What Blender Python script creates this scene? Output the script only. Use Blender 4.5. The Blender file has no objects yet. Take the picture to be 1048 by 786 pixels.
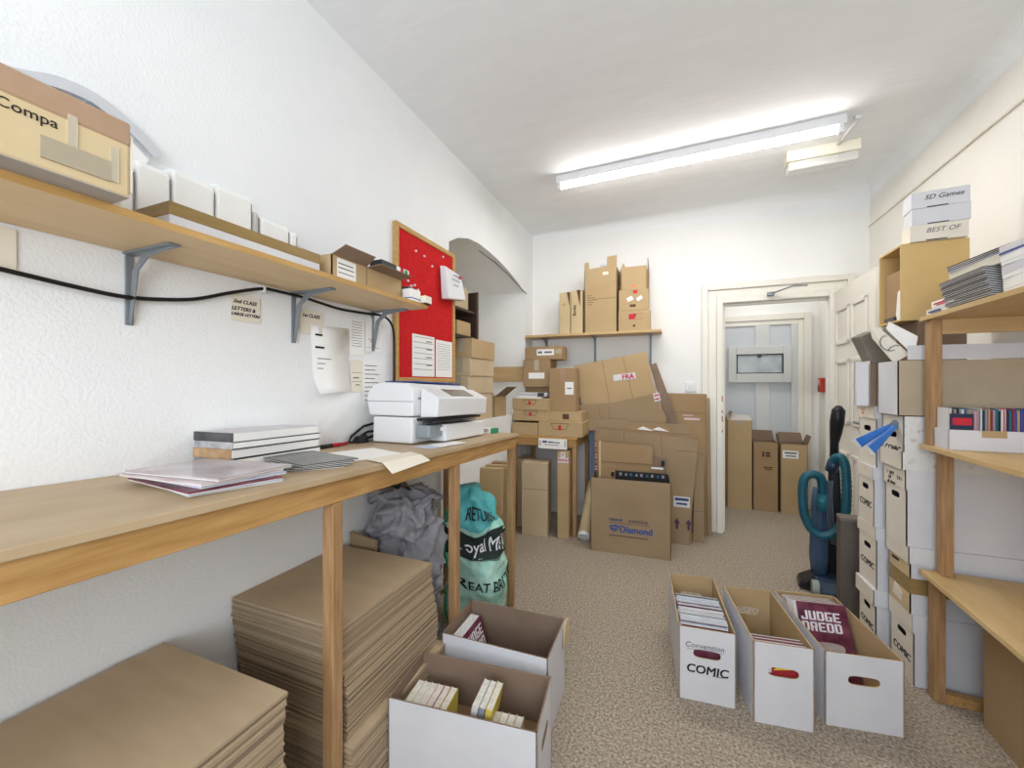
import bpy, bmesh, math, random
from mathutils import Vector, Matrix, noise
random.seed(7)
S = bpy.context.scene
COL = S.collection
R = math.radians
XW, XR, YB, ZC = -1.334, 1.38, 3.85, 2.77      # left wall, right wall, back wall, ceiling

# ------------------------------------------------------------------ materials
def srgb(h):
    h = h.lstrip('#')
    v = [int(h[i:i+2], 16)/255 for i in (0, 2, 4)]
    return tuple(c/12.92 if c <= .04045 else ((c+.055)/1.055)**2.4 for c in v) + (1,)
MATS = {}
def mat(name, c, rough=.7, c2=None, scale=8, stretch=(1, 1, 1), bump=0, bscale=None, detail=4, metal=0, emit=None, es=0, lo=.3, hi=.7, trans=0, alpha=1, spec=.35):
    m = bpy.data.materials.new(name); m.use_nodes = True
    nt = m.node_tree; b = nt.nodes['Principled BSDF']
    b.inputs['Base Color'].default_value = srgb(c)
    b.inputs['Roughness'].default_value = rough
    b.inputs['Metallic'].default_value = metal
    b.inputs['Specular IOR Level'].default_value = spec
    b.inputs['Transmission Weight'].default_value = trans
    b.inputs['Alpha'].default_value = alpha
    if emit:
        b.inputs['Emission Color'].default_value = srgb(emit); b.inputs['Emission Strength'].default_value = es
    if c2 or bump:
        tc = nt.nodes.new('ShaderNodeTexCoord'); mp = nt.nodes.new('ShaderNodeMapping')
        mp.inputs['Scale'].default_value = stretch
        nt.links.new(tc.outputs['Object'], mp.inputs['Vector'])
    if c2:
        n = nt.nodes.new('ShaderNodeTexNoise'); n.inputs['Scale'].default_value = scale; n.inputs['Detail'].default_value = detail
        nt.links.new(mp.outputs[0], n.inputs['Vector'])
        r = nt.nodes.new('ShaderNodeValToRGB')
        r.color_ramp.elements[0].position = lo; r.color_ramp.elements[0].color = srgb(c)
        r.color_ramp.elements[1].position = hi; r.color_ramp.elements[1].color = srgb(c2)
        nt.links.new(n.outputs['Fac'], r.inputs['Fac']); nt.links.new(r.outputs['Color'], b.inputs['Base Color'])
    if bump:
        n2 = nt.nodes.new('ShaderNodeTexNoise'); n2.inputs['Scale'].default_value = bscale or scale; n2.inputs['Detail'].default_value = 3
        nt.links.new(mp.outputs[0], n2.inputs['Vector'])
        bp = nt.nodes.new('ShaderNodeBump'); bp.inputs['Strength'].default_value = bump; bp.inputs['Distance'].default_value = .01
        nt.links.new(n2.outputs['Fac'], bp.inputs['Height']); nt.links.new(bp.outputs['Normal'], b.inputs['Normal'])
    MATS[name] = m
    return m
WALL = mat('wall_paint', '#f1f2f3', .75, '#eceef0', 3, bump=.22, bscale=120)
WALLB = mat('smooth_wall_paint', '#f2f2f0', .75, '#eeeeec', 3, bump=.1, bscale=40)
CEIL = mat('ceiling_paint', '#f1f3f5', .8, '#edeff1', 4, stretch=(1, 3, 1), bump=.16, bscale=12)
CREAM = mat('cream_wall_paint', '#f1efe9', .75, '#ece9e1', 3, bump=.12, bscale=40)
CARPET = mat('carpet', '#84776a', .95, '#c3b6a5', 105, bump=.6, bscale=130, detail=8, lo=.36, hi=.66, spec=.1)
GLOSSW = mat('white_gloss_paint', '#efece4', .4, '#e6e2d7', 2)
KRAFT = mat('kraft_board', '#b39973', .8, '#bca37d', 2.5, stretch=(1, 1, 1.5), spec=.2)
KRAFT2 = mat('brown_board', '#a08462', .8, '#aa8f6d', 2.5, stretch=(1.5, 1, 1), spec=.2)
KRAFT3 = mat('beige_board', '#bfac8d', .8, '#c9b698', 5, spec=.2)
KRAFT4 = mat('dull_brown_board', '#9a8467', .8, '#a58f72', 2.5, stretch=(1, 1, 1.5), spec=.2)
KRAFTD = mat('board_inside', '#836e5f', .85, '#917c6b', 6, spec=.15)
KRAFTY = mat('yellow_board', '#c9b38b', .75, '#d1bd97', 5, spec=.2)
EDGE = mat('board_edge', '#7d6143', .9)
SHEETM = mat('sheet_board', '#b39c7e', .75, '#bca688', 4, stretch=(1, 4, 1), spec=.3)
SHEETE = mat('sheet_edge', '#9a866e', .9)
_nt = SHEETE.node_tree; _oi = _nt.nodes.new('ShaderNodeObjectInfo'); _rp = _nt.nodes.new('ShaderNodeValToRGB')
_rp.color_ramp.elements[0].color = srgb('#7d6b58'); _rp.color_ramp.elements[1].color = srgb('#b9a488')
_nt.links.new(_oi.outputs['Random'], _rp.inputs['Fac']); _nt.links.new(_rp.outputs['Color'], _nt.nodes['Principled BSDF'].inputs['Base Color'])
WCARD = mat('white_card', '#dadade', .65, '#d2d2d8', 6, spec=.3)
WCARD2 = mat('cream_card', '#e6e0d4', .65, '#dfd8ca', 6, spec=.3)
GCARD = mat('grey_card', '#c9c5bd', .7, '#bdb8ae', 8)
PAPER = mat('paper', '#f1f0ee', .8)
CREAMP = mat('cream_paper', '#e8e1d2', .7)
PINE = mat('pine', '#c39a62', .55, '#a67c48', 6, stretch=(14, 1.2, 14), bump=.08, bscale=10)
PINEZ = mat('pine_upright', '#b59068', .55, '#97724c', 6, stretch=(14, 14, 1.2), bump=.08, bscale=10)
MDF = mat('bench_board', '#bfa989', .5, '#b09877', 5, stretch=(2, 1, 1), spec=.4)
PLY = mat('shelf_ply', '#d4b785', .5, '#c7a772', 4, stretch=(6, .8, 6))
PLYX = mat('shelf_ply_crosswise', '#d0b283', .5, '#c3a273', 4, stretch=(.8, 6, 6))
PLYE = mat('ply_edge', '#c7a064', .6, '#b68c50', 6, stretch=(10, 1, 10))
LSHELF = mat('melamine_shelf', '#dabf98', .5, '#d0b388', 3, stretch=(6, .6, 6))
RED = mat('red_felt', '#cf2a2c', .9, '#c32326', 40, bump=.2, bscale=150, spec=.1)
STEEL = mat('grey_bracket_steel', '#868d94', .4, metal=.3)
BLACK = mat('black_plastic', '#1c1c1f', .35)
DARK = mat('dark_grey_plastic', '#3c3b3c', .4, '#444242', 4)
GSLAB = mat('taupe_grey_card', '#5b534d', .55, '#665d56', 5)
CABLE = mat('black_cable', '#141416', .45)
WPLAST = mat('white_plastic', '#e8e9ec', .35, '#e2e3e7', 2)
GPLAST = mat('grey_smoked_plastic', '#8f989e', .25)
TEAL = mat('teal_hose', '#1b5b6c', .4, '#164a59', 12)
NAVY = mat('dark_blue_plastic', '#28394e', .35)
BLUE = mat('blue_vinyl', '#2f6fc4', .35, '#4a86d6', 10)
BLUEP = mat('blue_plastic', '#2b4a9a', .4)
TAPE = mat('brown_tape', '#a98b70', .25, '#b49880', 9)
GTAPE = mat('glossy_brown_tape', '#8c7347', .22, '#9c8252', 7, stretch=(1, 1, 5))
CTAPE = mat('clear_tape', '#e9e0cb', .12, spec=.7, alpha=.5)
INK = mat('black_ink', '#1d1c20', .7)
INKG = mat('grey_ink', '#6d6d74', .8)
INKB = mat('blue_ink', '#2f4470', .7)
INKBR = mat('brown_ink', '#5b4030', .8)
INKR = mat('red_ink', '#c3283a', .7)
INKP = mat('purple_ink', '#55405c', .8)
WINK = mat('white_ink', '#eceaf0', .7)
ORANGE = mat('orange_ink', '#d98a5a', .7)
BLUEDOOR = mat('pale_blue_door_paint', '#cfd3d8', .45, '#c9ced4', 3)
GREYDOOR = mat('pale_grey_frame_paint', '#d6d7d6', .45, '#d0d1d0', 3)
GLASS = mat('frosted_glass', '#cfd6da', .25, '#aeb7bd', 7, spec=.6)
TUBEW = mat('lit_tube', '#ffffff', .4, emit='#fffaf4', es=24)
CLEARC = mat('clear_cover', '#f4f4f0', .2, alpha=.6)
SACKG = mat('grey_woven_sack', '#85848c', .75, '#a5a4ac', 14, bump=.4, bscale=60)
SACKM = mat('mint_woven_sack', '#bfe0d2', .6, '#8fd0c2', 5, bump=.3, bscale=90)
SACKT = mat('turquoise_woven_sack', '#6fc6c4', .6, '#3d9aa6', 9, bump=.4, bscale=60)
BAND = mat('black_print_band', '#24302d', .7)
DGREEN = mat('green_hem', '#2f8a5e', .7)
SKIN_PRINTS = [mat('cover_print_%s' % n, a, .3, b, 14, detail=5) for n, a, b in (
    ('maroon', '#4a1a30', '#8d4a5e'), ('violet', '#4c4260', '#a89ab0'), ('pale', '#cfd2de', '#a7b4d2'), ('slate', '#3a4048', '#777f8a'), ('rose', '#b9a2a4', '#d9d3d3'))]
SPINES = [mat('spine_%s' % n, a, .4) for n, a in (('navy', '#27304f'), ('red', '#9c2a34'), ('white', '#d8d6d6'), ('teal', '#2e6a86'), ('black', '#26242a'),
    ('blue', '#2c58a8'), ('grey', '#8e929c'), ('tan', '#b79a78'), ('pink', '#d79aa6'), ('yellow', '#d9c35a'), ('cream', '#e3dcc4'), ('brown', '#6a4a3c'))]
SP = dict(zip('navy red white teal black blue grey tan pink yellow cream brown'.split(), SPINES))
PAGES = mat('page_edges', '#e0dcd2', .85, '#c9c4b9', 90, stretch=(1, 1, 6))
DARKMAG = mat('dark_glossy_cover', '#3b3d42', .2, '#6a6768', 9)

# ------------------------------------------------------------------ mesh builder
class MB:
    def __init__(s): s.v = []; s.f = []; s.m = []
    def poly(s, pts, m=0):
        i = len(s.v); s.v += [tuple(p) for p in pts]; s.f.append(tuple(range(i, i+len(pts)))); s.m.append(m); return s
    def hexa(s, p, m=0, mt=None):
        """p: 4 bottom points (counter-clockwise from above) then 4 top points"""
        i = len(s.v); s.v += [tuple(q) for q in p]
        for k, q in enumerate(((3, 2, 1, 0), (4, 5, 6, 7), (0, 1, 5, 4), (1, 2, 6, 5), (2, 3, 7, 6), (3, 0, 4, 7))):
            s.f.append(tuple(i+a for a in q)); s.m.append(mt if (mt is not None and k in (0, 1)) else m)
        return s
    def box(s, x0, x1, y0, y1, z0, z1, m=0, mt=None):
        return s.hexa([(x0, y0, z0), (x1, y0, z0), (x1, y1, z0), (x0, y1, z0), (x0, y0, z1), (x1, y0, z1), (x1, y1, z1), (x0, y1, z1)], m, mt)
    def prism(s, a, b, m=0, side=None):
        """a, b: matching outlines (a seen first); closed solid between them"""
        i = len(s.v); n = len(a); s.v += [tuple(q) for q in a] + [tuple(q) for q in b]
        s.f.append(tuple(range(i+n-1, i-1, -1))); s.m.append(m)
        s.f.append(tuple(range(i+n, i+2*n))); s.m.append(m)
        for k in range(n):
            j = (k+1) % n; s.f.append((i+k, i+j, i+n+j, i+n+k)); s.m.append(m if side is None else side)
        return s
    def tube(s, pts, r, n=10, m=0, rr=None):
        pts = [Vector(p) for p in pts]; i0 = len(s.v); u = None
        for k, p in enumerate(pts):
            d = (pts[min(k+1, len(pts)-1)] - pts[max(k-1, 0)]).normalized()
            if u is None: u = d.orthogonal().normalized()
            u = (u - d*u.dot(d)).normalized(); w = d.cross(u)
            rad = rr[k] if rr else r
            for a in range(n):
                t = 2*math.pi*a/n; s.v.append(tuple(p + (u*math.cos(t)+w*math.sin(t))*rad))
        for k in range(len(pts)-1):
            for a in range(n):
                b = (a+1) % n; o = i0+k*n
                s.f.append((o+a, o+b, o+n+b, o+n+a)); s.m.append(m)
        s.f.append(tuple(range(i0+n-1, i0-1, -1))); s.m.append(m)
        s.f.append(tuple(range(i0+(len(pts)-1)*n, i0+len(pts)*n))); s.m.append(m)
        return s
    def panel(s, o, u, v, w, h, t, hole=None, mo=0, mi=1):
        """board with its outer face at o (+u right, +v up), thickness t inwards; hole=(cx, cy, half width, half height) rounded slot"""
        o, u, v = Vector(o), Vector(u).normalized(), Vector(v).normalized(); n = u.cross(v)
        P = lambda x, y, d: o + u*x + v*y - n*d
        if not hole:
            c = [(0, 0), (w, 0), (w, h), (0, h)]
            i = len(s.v); s.v += [tuple(P(x, y, 0)) for x, y in c] + [tuple(P(x, y, t)) for x, y in c]
            s.f += [(i, i+1, i+2, i+3), (i+7, i+6, i+5, i+4)]; s.m += [mo, mi]
            for k in range(4):
                j = (k+1) % 4; s.f.append((i+k, i+4+k, i+4+j, i+j)); s.m.append(mi)
            return s
        cx, cy, hw, hh = hole; N = 24; inner = []; outer = []
        for k in range(N):
            a = 2*math.pi*k/N + math.pi/N
            ca, sa = math.cos(a), math.sin(a); q = .45
            inner.append((cx + hw*math.copysign(abs(ca)**q, ca), cy + hh*math.copysign(abs(sa)**.7, sa)))
        for x, y in inner:
            dx, dy = (x-cx)/hw, (y-cy)/hh; g = max(abs(dx), abs(dy)); dx /= g; dy /= g
            outer.append((cx + (dx*(w-cx) if dx > 0 else dx*cx), cy + (dy*(h-cy) if dy > 0 else dy*cy)))
        for X, Y in ((0, 0), (w, 0), (w, h), (0, h)):
            k = min(range(N), key=lambda q: (outer[q][0]-X)**2 + (outer[q][1]-Y)**2); outer[k] = (X, Y)
        i = len(s.v)
        for d in (0, t):
            s.v += [tuple(P(x, y, d)) for x, y in outer] + [tuple(P(x, y, d)) for x, y in inner]
        for k in range(N):
            j = (k+1) % N
            s.f.append((i+k, i+j, i+N+j, i+N+k)); s.m.append(mo)
            s.f.append((i+2*N+N+k, i+2*N+N+j, i+2*N+j, i+2*N+k)); s.m.append(mi)
            s.f.append((i+N+k, i+N+j, i+3*N+j, i+3*N+k)); s.m.append(mi)
            s.f.append((i+j, i+k, i+2*N+k, i+2*N+j)); s.m.append(mi)
        return s
    def mesh(s, name, mats, smooth=False):
        me = bpy.data.meshes.new(name); me.from_pydata(s.v, [], s.f); me.validate()
        bm = bmesh.new(); bm.from_mesh(me); bmesh.ops.recalc_face_normals(bm, faces=bm.faces); bm.to_mesh(me); bm.free()
        for m in (mats if isinstance(mats, (list, tuple)) else [mats]): me.materials.append(m)
        for p, k in zip(me.polygons, s.m): p.material_index = k; p.use_smooth = smooth
        return me
    def build(s, name, mats, parent=None, bevel=0, smooth=False, seg=2):
        o = bpy.data.objects.new(name, s.mesh(name, mats, smooth)); COL.objects.link(o); o.parent = parent
        if bevel:
            b = o.modifiers.new('soft edges', 'BEVEL'); b.width = bevel; b.segments = seg; b.limit_method = 'ANGLE'; b.angle_limit = R(40)
        return o
def tag(o, label, cat, group=None):
    o['label'] = label; o['category'] = cat
    if group: o['group'] = group
    return o
def struct(o): o['kind'] = 'structure'; return o
def thing(name, label, cat, loc=(0, 0, 0), rz=0, group=None, tilt=0):
    o = bpy.data.objects.new(name, None); COL.objects.link(o); o.empty_display_size = .1
    o.location = loc; o.rotation_euler = (Matrix.Rotation(tilt, 3, 'X') @ Matrix.Rotation(rz, 3, 'Z')).to_euler()
    return tag(o, label, cat, group)
def copy_tree(o, parent=None):
    c = o.copy(); COL.objects.link(c)
    if parent: c.parent = parent
    for ch in list(o.children): copy_tree(ch, c)
    return c
def frame(o, loc, u, v):
    u, v = Vector(u).normalized(), Vector(v).normalized(); n = u.cross(v)
    m = Matrix((u, v, n)).transposed().to_4x4(); m.translation = loc; o.matrix_basis = m; return o
def text(s, size, loc, u, v, m, parent, name='printed_text', bold=0, shear=0, align='CENTER', sx=1, ext=.0004):
    c = bpy.data.curves.new('lettering', 'FONT'); c.body = s; c.size = size; c.align_x = align; c.align_y = 'CENTER'
    c.offset = 0; c.shear = shear; c.extrude = ext; c.resolution_u = 3
    t = bpy.data.objects.new('lettering', c); COL.objects.link(t)
    me = bpy.data.meshes.new_from_object(t.evaluated_get(bpy.context.evaluated_depsgraph_get()))
    bpy.data.objects.remove(t); bpy.data.curves.remove(c)
    if sx != 1:
        for q in me.vertices: q.co.x *= sx
    if bold:
        vs = [v.co.copy() for v in me.vertices]; fs = [tuple(p.vertices) for p in me.polygons]; n = len(vs); V = []; F = []
        for k, (dx, dy) in enumerate(((-bold, -bold*.5), (bold, -bold*.5), (-bold, bold*.5), (bold, bold*.5), (0, 0))):
            V += [(v.x+dx, v.y+dy, v.z + .00002*k) for v in vs]; F += [tuple(i+n*k for i in f) for f in fs]
        me2 = bpy.data.meshes.new('lettering'); me2.from_pydata(V, [], F); bpy.data.meshes.remove(me); me = me2
    me.materials.clear(); me.materials.append(m)
    o = bpy.data.objects.new(name, me); COL.objects.link(o); o.parent = parent
    return frame(o, loc, u, v)
def smoothpath(p, n):
    p = [Vector(x) for x in p]; out = []
    for i in range(len(p)-1):
        a, b, c, d = p[max(i-1, 0)], p[i], p[i+1], p[min(i+2, len(p)-1)]
        for k in range(n):
            t = k/n; out.append(.5*((2*b) + (c-a)*t + (2*a-5*b+4*c-d)*t*t + (3*b-a-3*c+d)*t**3))
    return out + [p[-1]]
FRONT = ((1, 0, 0), (0, 0, 1)); LEFTW = ((0, 1, 0), (0, 0, 1)); FACEL = ((0, -1, 0), (0, 0, 1)); FLAT = ((1, 0, 0), (0, 1, 0))

GL = {'J': [(2, 0, 3, 6), (0, 0, 3, 1), (0, 0, 1, 2)], 'U': [(0, 0, 1, 6), (2, 0, 3, 6), (0, 0, 3, 1)], 'D': [(0, 0, 1, 6), (0, 5, 2.6, 6), (0, 0, 2.6, 1), (2, .6, 3, 5.4)],
      'G': [(0, 0, 1, 6), (0, 5, 3, 6), (0, 0, 3, 1), (2, 0, 3, 3), (1.4, 2.4, 3, 3.2)], 'E': [(0, 0, 1, 6), (0, 5, 3, 6), (0, 0, 3, 1), (0, 2.5, 2.6, 3.4)], 'R': [(0, 0, 1, 6), (0, 5, 3, 6), (2, 2.8, 3, 6), (0, 2.4, 3, 3.2), (1.8, 0, 2.8, 2.6)]}
def blocktext(s, W, H, cx, cy, z, m, parent):
    w = MB(); n = len(s); cw = W/n; u = cw*.86/3
    for k, ch in enumerate(s):
        for a, b, c, d in GL[ch]: w.box(cx-W/2+k*cw+a*u, cx-W/2+k*cw+c*u, cy-H/2+b*H/6, cy-H/2+d*H/6, z, z+.0005)
    return w.build('printed_title', m, parent)
# ------------------------------------------------------------------ the room
def fl(name, x0, x1, y0, y1, z, m, up=True):
    p = [(x0, y0, z), (x1, y0, z), (x1, y1, z), (x0, y1, z)]
    return struct(MB().poly(p if up else p[::-1]).build(name, m))
Y0 = -1.0
struct(MB().box(-2.0, 1.6, Y0-.1, 5.0, -.06, 0).build('floor', CARPET))
struct(MB().box(-2.0, 1.6, Y0-.1, YB+.06, ZC, ZC+.05).build('ceiling', CEIL))
ARCH = [(2.22, 2.18), (2.34, 2.245), (2.48, 2.288), (2.64, 2.305), (2.82, 2.30), (3.0, 2.285), (3.2, 2.256), (3.42, 2.21), (3.63, 2.155)]
SILL, NB = 1.0, -1.88
w = MB()
q = lambda a, b, c, d: w.poly([(XW, a, c), (XW, b, c), (XW, b, d), (XW, a, d)])
q(Y0, 2.22, 0, ZC); q(3.63, YB, 0, ZC); q(2.22, 3.63, 0, SILL)
for (a, za), (b, zb) in zip(ARCH, ARCH[1:]): w.poly([(XW, a, za), (XW, b, zb), (XW, b, ZC), (XW, a, ZC)])
struct(w.build('wall_left', WALL))
w = MB()                                                                 # arched recess in the left wall
w.poly([(XW, 2.22, SILL), (XW, 3.63, SILL), (NB, 3.63, SILL), (NB, 2.22, SILL)])
w.poly([(XW, 2.22, SILL), (NB, 2.22, SILL), (NB, 2.22, 2.18), (XW, 2.22, 2.18)])
w.poly([(NB, 3.63, SILL), (XW, 3.63, SILL), (XW, 3.63, 2.155), (NB, 3.63, 2.155)])
w.poly([(NB, 2.22, SILL), (NB, 3.63, SILL)] + [(NB, a, z) for a, z in ARCH[::-1]])
for (a, za), (b, zb) in zip(ARCH, ARCH[1:]): w.poly([(XW, a, za), (NB, a, za), (NB, b, zb), (XW, b, zb)])
struct(w.build('wall_recess', WALLB))
DX0, DX1, DZ = .385, 1.122, 1.955
w = MB()
w.poly([(XW, YB, 0), (DX0, YB, 0), (DX0, YB, ZC), (XW, YB, ZC)]); w.poly([(DX1, YB, 0), (XR, YB, 0), (XR, YB, ZC), (DX1, YB, ZC)])
w.poly([(DX0, YB, DZ), (DX1, YB, DZ), (DX1, YB, ZC), (DX0, YB, ZC)])
w.poly([(DX0, YB, 0), (DX0, YB+.06, 0), (DX0, YB+.06, DZ), (DX0, YB, DZ)]); w.poly([(DX1, YB+.06, 0), (DX1, YB, 0), (DX1, YB, DZ), (DX1, YB+.06, DZ)])
w.poly([(DX0, YB, DZ), (DX0, YB+.06, DZ), (DX1, YB+.06, DZ), (DX1, YB, DZ)])
struct(w.build('wall_back', WALLB))
struct(MB().poly([(XR, YB, 0), (XR, Y0, 0), (XR, Y0, ZC), (XR, YB, ZC)]).build('wall_right', CREAM))
WX0, WX1, WZ0, WZ1 = -.85, .95, .85, 2.35                                # the window behind the camera
w = MB()
for a, b, c, d in ((XW, WX0, 0, ZC), (WX1, XR, 0, ZC), (WX0, WX1, 0, WZ0), (WX0, WX1, WZ1, ZC)): w.box(a, b, Y0-.1, Y0, c, d)
struct(w.build('wall_rear', WALLB))
w = MB()
for a, b, c, d in ((WX0, WX0+.06, WZ0, WZ1), (WX1-.06, WX1, WZ0, WZ1), (WX0, WX1, WZ0, WZ0+.06), (WX0, WX1, WZ1-.06, WZ1), (.02, .08, WZ0, WZ1)): w.box(a, b, Y0-.08, Y0-.03, c, d)
struct(w.build('window_1', GLOSSW))
def cove(name, pts, m):                                                  # pts: (wall point, inward dir, radius)
    w = MB(); rows = []
    for p, d, r in pts:
        rows.append([Vector(p) + Vector(d)*(r - r*math.cos(a)) + Vector((0, 0, -r + r*math.sin(a))) for a in [math.pi/2*k/8 for k in range(9)]])
    for A, B in zip(rows, rows[1:]):
        for k in range(8): w.poly([A[k], B[k], B[k+1], A[k+1]])
    return struct(w.build(name, m, smooth=True))
cove('trim_1', [((XW + (XR-XW)*t, YB-.001, ZC), (0, -1, 0), .03 + .15*t) for t in (0, .25, .5, .75, 1)], CEIL)
cove('trim_2', [((XR-.001, y, ZC), (-1, 0, 0), .10) for y in (YB, 2, Y0)], CEIL)
struct(MB().tube([(XR-.008, y, 2.475 + .004*math.sin(y*3)) for y in [YB - .3*k for k in range(16)]], .007, 6).build('trim_3', CREAMP))
# architrave round the doorway, three stepped mouldings on each side
w = MB()
for a, b, t in ((0, .05, .035), (.05, .115, .022), (.115, .165, .04)):
    w.box(DX0-b, DX0-a, YB-t, YB, 0, DZ+b); w.box(DX1+a, DX1+b, YB-t, YB, 0, DZ+b); w.box(DX0-a, DX1+a, YB-t, YB, DZ+a, DZ+b)
w.box(DX0-.0, DX0+.02, YB+.02, YB+.05, 0, DZ); w.box(DX0, DX1, YB+.02, YB+.05, DZ-.02, DZ)
struct(w.build('door_1', GLOSSW, bevel=.006))
wear = MB()
for z, h in ((1.12, .05), (1.02, .03), (.95, .05), (.86, .02)): wear.box(DX0-.012, DX0-.004, YB-.0365, YB-.035, z, z+h)
wear.build('worn_patch', mat('rust_wear', '#b07a4c', .9), bpy.data.objects['door_1'])
# the room door, swung back along the right wall
dt = struct(MB().box(0, .04, -.74, 0, .008, 1.985).build('door_2', GLOSSW, bevel=.004))
dt.location = (1.15, 3.845, 0); dt.rotation_euler = (0, 0, R(-1))
w = MB()
for y0, y1 in ((-.345, -.09), (-.65, -.395)):
    for z0, z1 in ((.2, .78), (.98, 1.45), (1.56, 1.84)):
        for a, b, c, d in ((y0, y1, z0, z0+.03), (y0, y1, z1-.03, z1), (y0, y0+.03, z0, z1), (y1-.03, y1, z0, z1)): w.box(-.012, .0, a, b, c, d)
w.build('panel_moulding', GLOSSW, dt, bevel=.005)
h = MB().tube([(0, -.69, 1.02), (-.05, -.69, 1.02)], .011, 8); h.tube([(-.05, -.69, 1.02), (-.05, -.58, 1.02)], .009, 8); h.build('handle', STEEL, dt)
cl = thing('door_closer', 'thin grey metal closer arm fixed above the open doorway', 'door closer', (.72, YB-.04, 2.0))
MB().tube([(0, -.01, .0), (.13, -.12, .03), (.23, -.1, .03)], .006, 8).build('arm', STEEL, cl)
MB().box(-.02, .03, -.03, 0, -.015, .015).build('bracket', STEEL, cl, bevel=.003)
# hall beyond the doorway
HY = 4.95
struct(MB().poly([(.2, HY, 0), (1.45, HY, 0), (1.45, HY, 2.6), (.2, HY, 2.6)]).build('wall_hall_back', WALLB))
struct(MB().poly([(1.36, HY, 0), (1.36, YB+.06, 0), (1.36, YB+.06, 2.6), (1.36, HY, 2.6)]).build('wall_hall_right', CREAM))
struct(MB().poly([(.22, YB+.06, 0), (.22, HY, 0), (.22, HY, 2.6), (.22, YB+.06, 2.6)]).build('wall_hall_left', CREAM))
struct(MB().poly([(.2, YB+.06, 2.6), (.2, HY, 2.6), (1.45, HY, 2.6), (1.45, YB+.06, 2.6)]).build('ceiling_hall', CEIL))
w = MB()
for a, b, t in ((0, .05, .03), (.05, .115, .045)): w.box(1.18+a, 1.18+b, HY-t, HY, 0, 1.89+b); w.box(.3, 1.18+a, HY-t, HY, 1.89+a, 1.89+b)
struct(w.build('door_3', GLOSSW, bevel=.005))
d4 = struct(MB().box(.3, 1.18, HY-.012, HY-.002, 0, 1.89).build('door_4', BLUEDOOR))
w = MB().box(.80, .93, HY-.03, HY-.012, 0, 1.89); w.box(.3, .44, HY-.03, HY-.012, 0, 1.89); w.box(1.12, 1.18, HY-.03, HY-.012, 0, 1.89)
w.build('stile', GREYDOOR, d4, bevel=.004)
w = MB()
for a, b, c, d in ((.545, .62, 1.285, 1.67), (1.05, 1.12, 1.285, 1.67), (.62, 1.05, 1.285, 1.38), (.62, 1.05, 1.585, 1.67)): w.box(a, b, HY-.055, HY-.012, c, d)
wf = w.build('window_frame', GREYDOOR, d4, bevel=.005)
w = MB()
for a, b, c, d in ((.62, .632, 1.38, 1.585), (1.038, 1.05, 1.38, 1.585), (.62, 1.05, 1.38, 1.39), (.62, 1.05, 1.575, 1.585)): w.box(a, b, HY-.05, HY-.03, c, d)
w.build('black_beading', DARK, wf)
MB().box(.62, 1.05, HY-.035, HY-.03, 1.38, 1.585).build('pane', GLASS, wf)
MB().box(.82, .85, HY-.058, HY-.03, 1.55, 1.585).build('catch', DARK, wf)
fc = thing('fire_alarm_call_point', 'small red fire alarm call point on the hall wall', 'fire alarm', (1.36, 4.79, 1.27), R(-90))
MB().box(-.045, .045, -.04, 0, -.08, .06).build('case', mat('alarm_red', '#b3362c', .35), fc, bevel=.006)
MB().box(-.03, .03, -.043, -.04, -.005, .045).build('glass_panel', mat('alarm_window', '#d9a48a', .3), fc)
MB().box(-.03, .03, -.043, -.04, -.065, -.03).build('label', SP['brown'], fc)
sw = thing('light_switch', 'white square light switch on the wall beside the doorway', 'switch', (.135, YB, 1.245), 0)
MB().box(-.043, .043, -.012, 0, -.043, .043).build('plate', WPLAST, sw, bevel=.004); MB().box(-.012, .012, -.017, -.012, -.018, .018).build('rocker', WPLAST, sw, bevel=.002)

# ------------------------------------------------------------------ ceiling lights
lf = thing('fluorescent_light', 'long white lit fluorescent batten light on the ceiling', 'ceiling light', (.048, 2.8, ZC), R(-1.6))
MB().box(-.84, .84, -.032, .032, -.055, 0).build('batten', WPLAST, lf, bevel=.004)
MB().tube([(-.80, -.008, -.078), (.80, -.008, -.078)], .014, 14).build('tube', TUBEW, lf, smooth=True)
for sx in (-1, 1): MB().box(sx*.815-.012, sx*.815+.012, -.025, .01, -.098, -.05).build('lamp_holder', WPLAST, lf, bevel=.003)
em = thing('emergency_light', 'short white emergency light box with clear cover beside the long fluorescent light', 'ceiling light', (.865, 3.10, ZC), R(-1.6))
MB().box(-.19, .19, -.05, .05, -.07, 0).build('body', mat('aged_white_plastic', '#e6e1cf', .4), em, bevel=.005)
MB().box(-.18, .18, -.042, .042, -.125, -.07).build('cover', CLEARC, em, bevel=.01)
MB().tube([(-.15, 0, -.095), (.15, 0, -.095)], .008, 10).build('tube', WPLAST, em, smooth=True)
cn = MB().tube([(.93, 2.775, ZC-.02), (.955, 2.78, ZC-.02), (.955, 2.80, ZC-.02), (.94, 3.05, ZC-.02)], .011, 8).build('conduit', WPLAST, smooth=True)
tag(cn, 'white conduit pipe joining the two ceiling lights', 'pipe')
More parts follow.
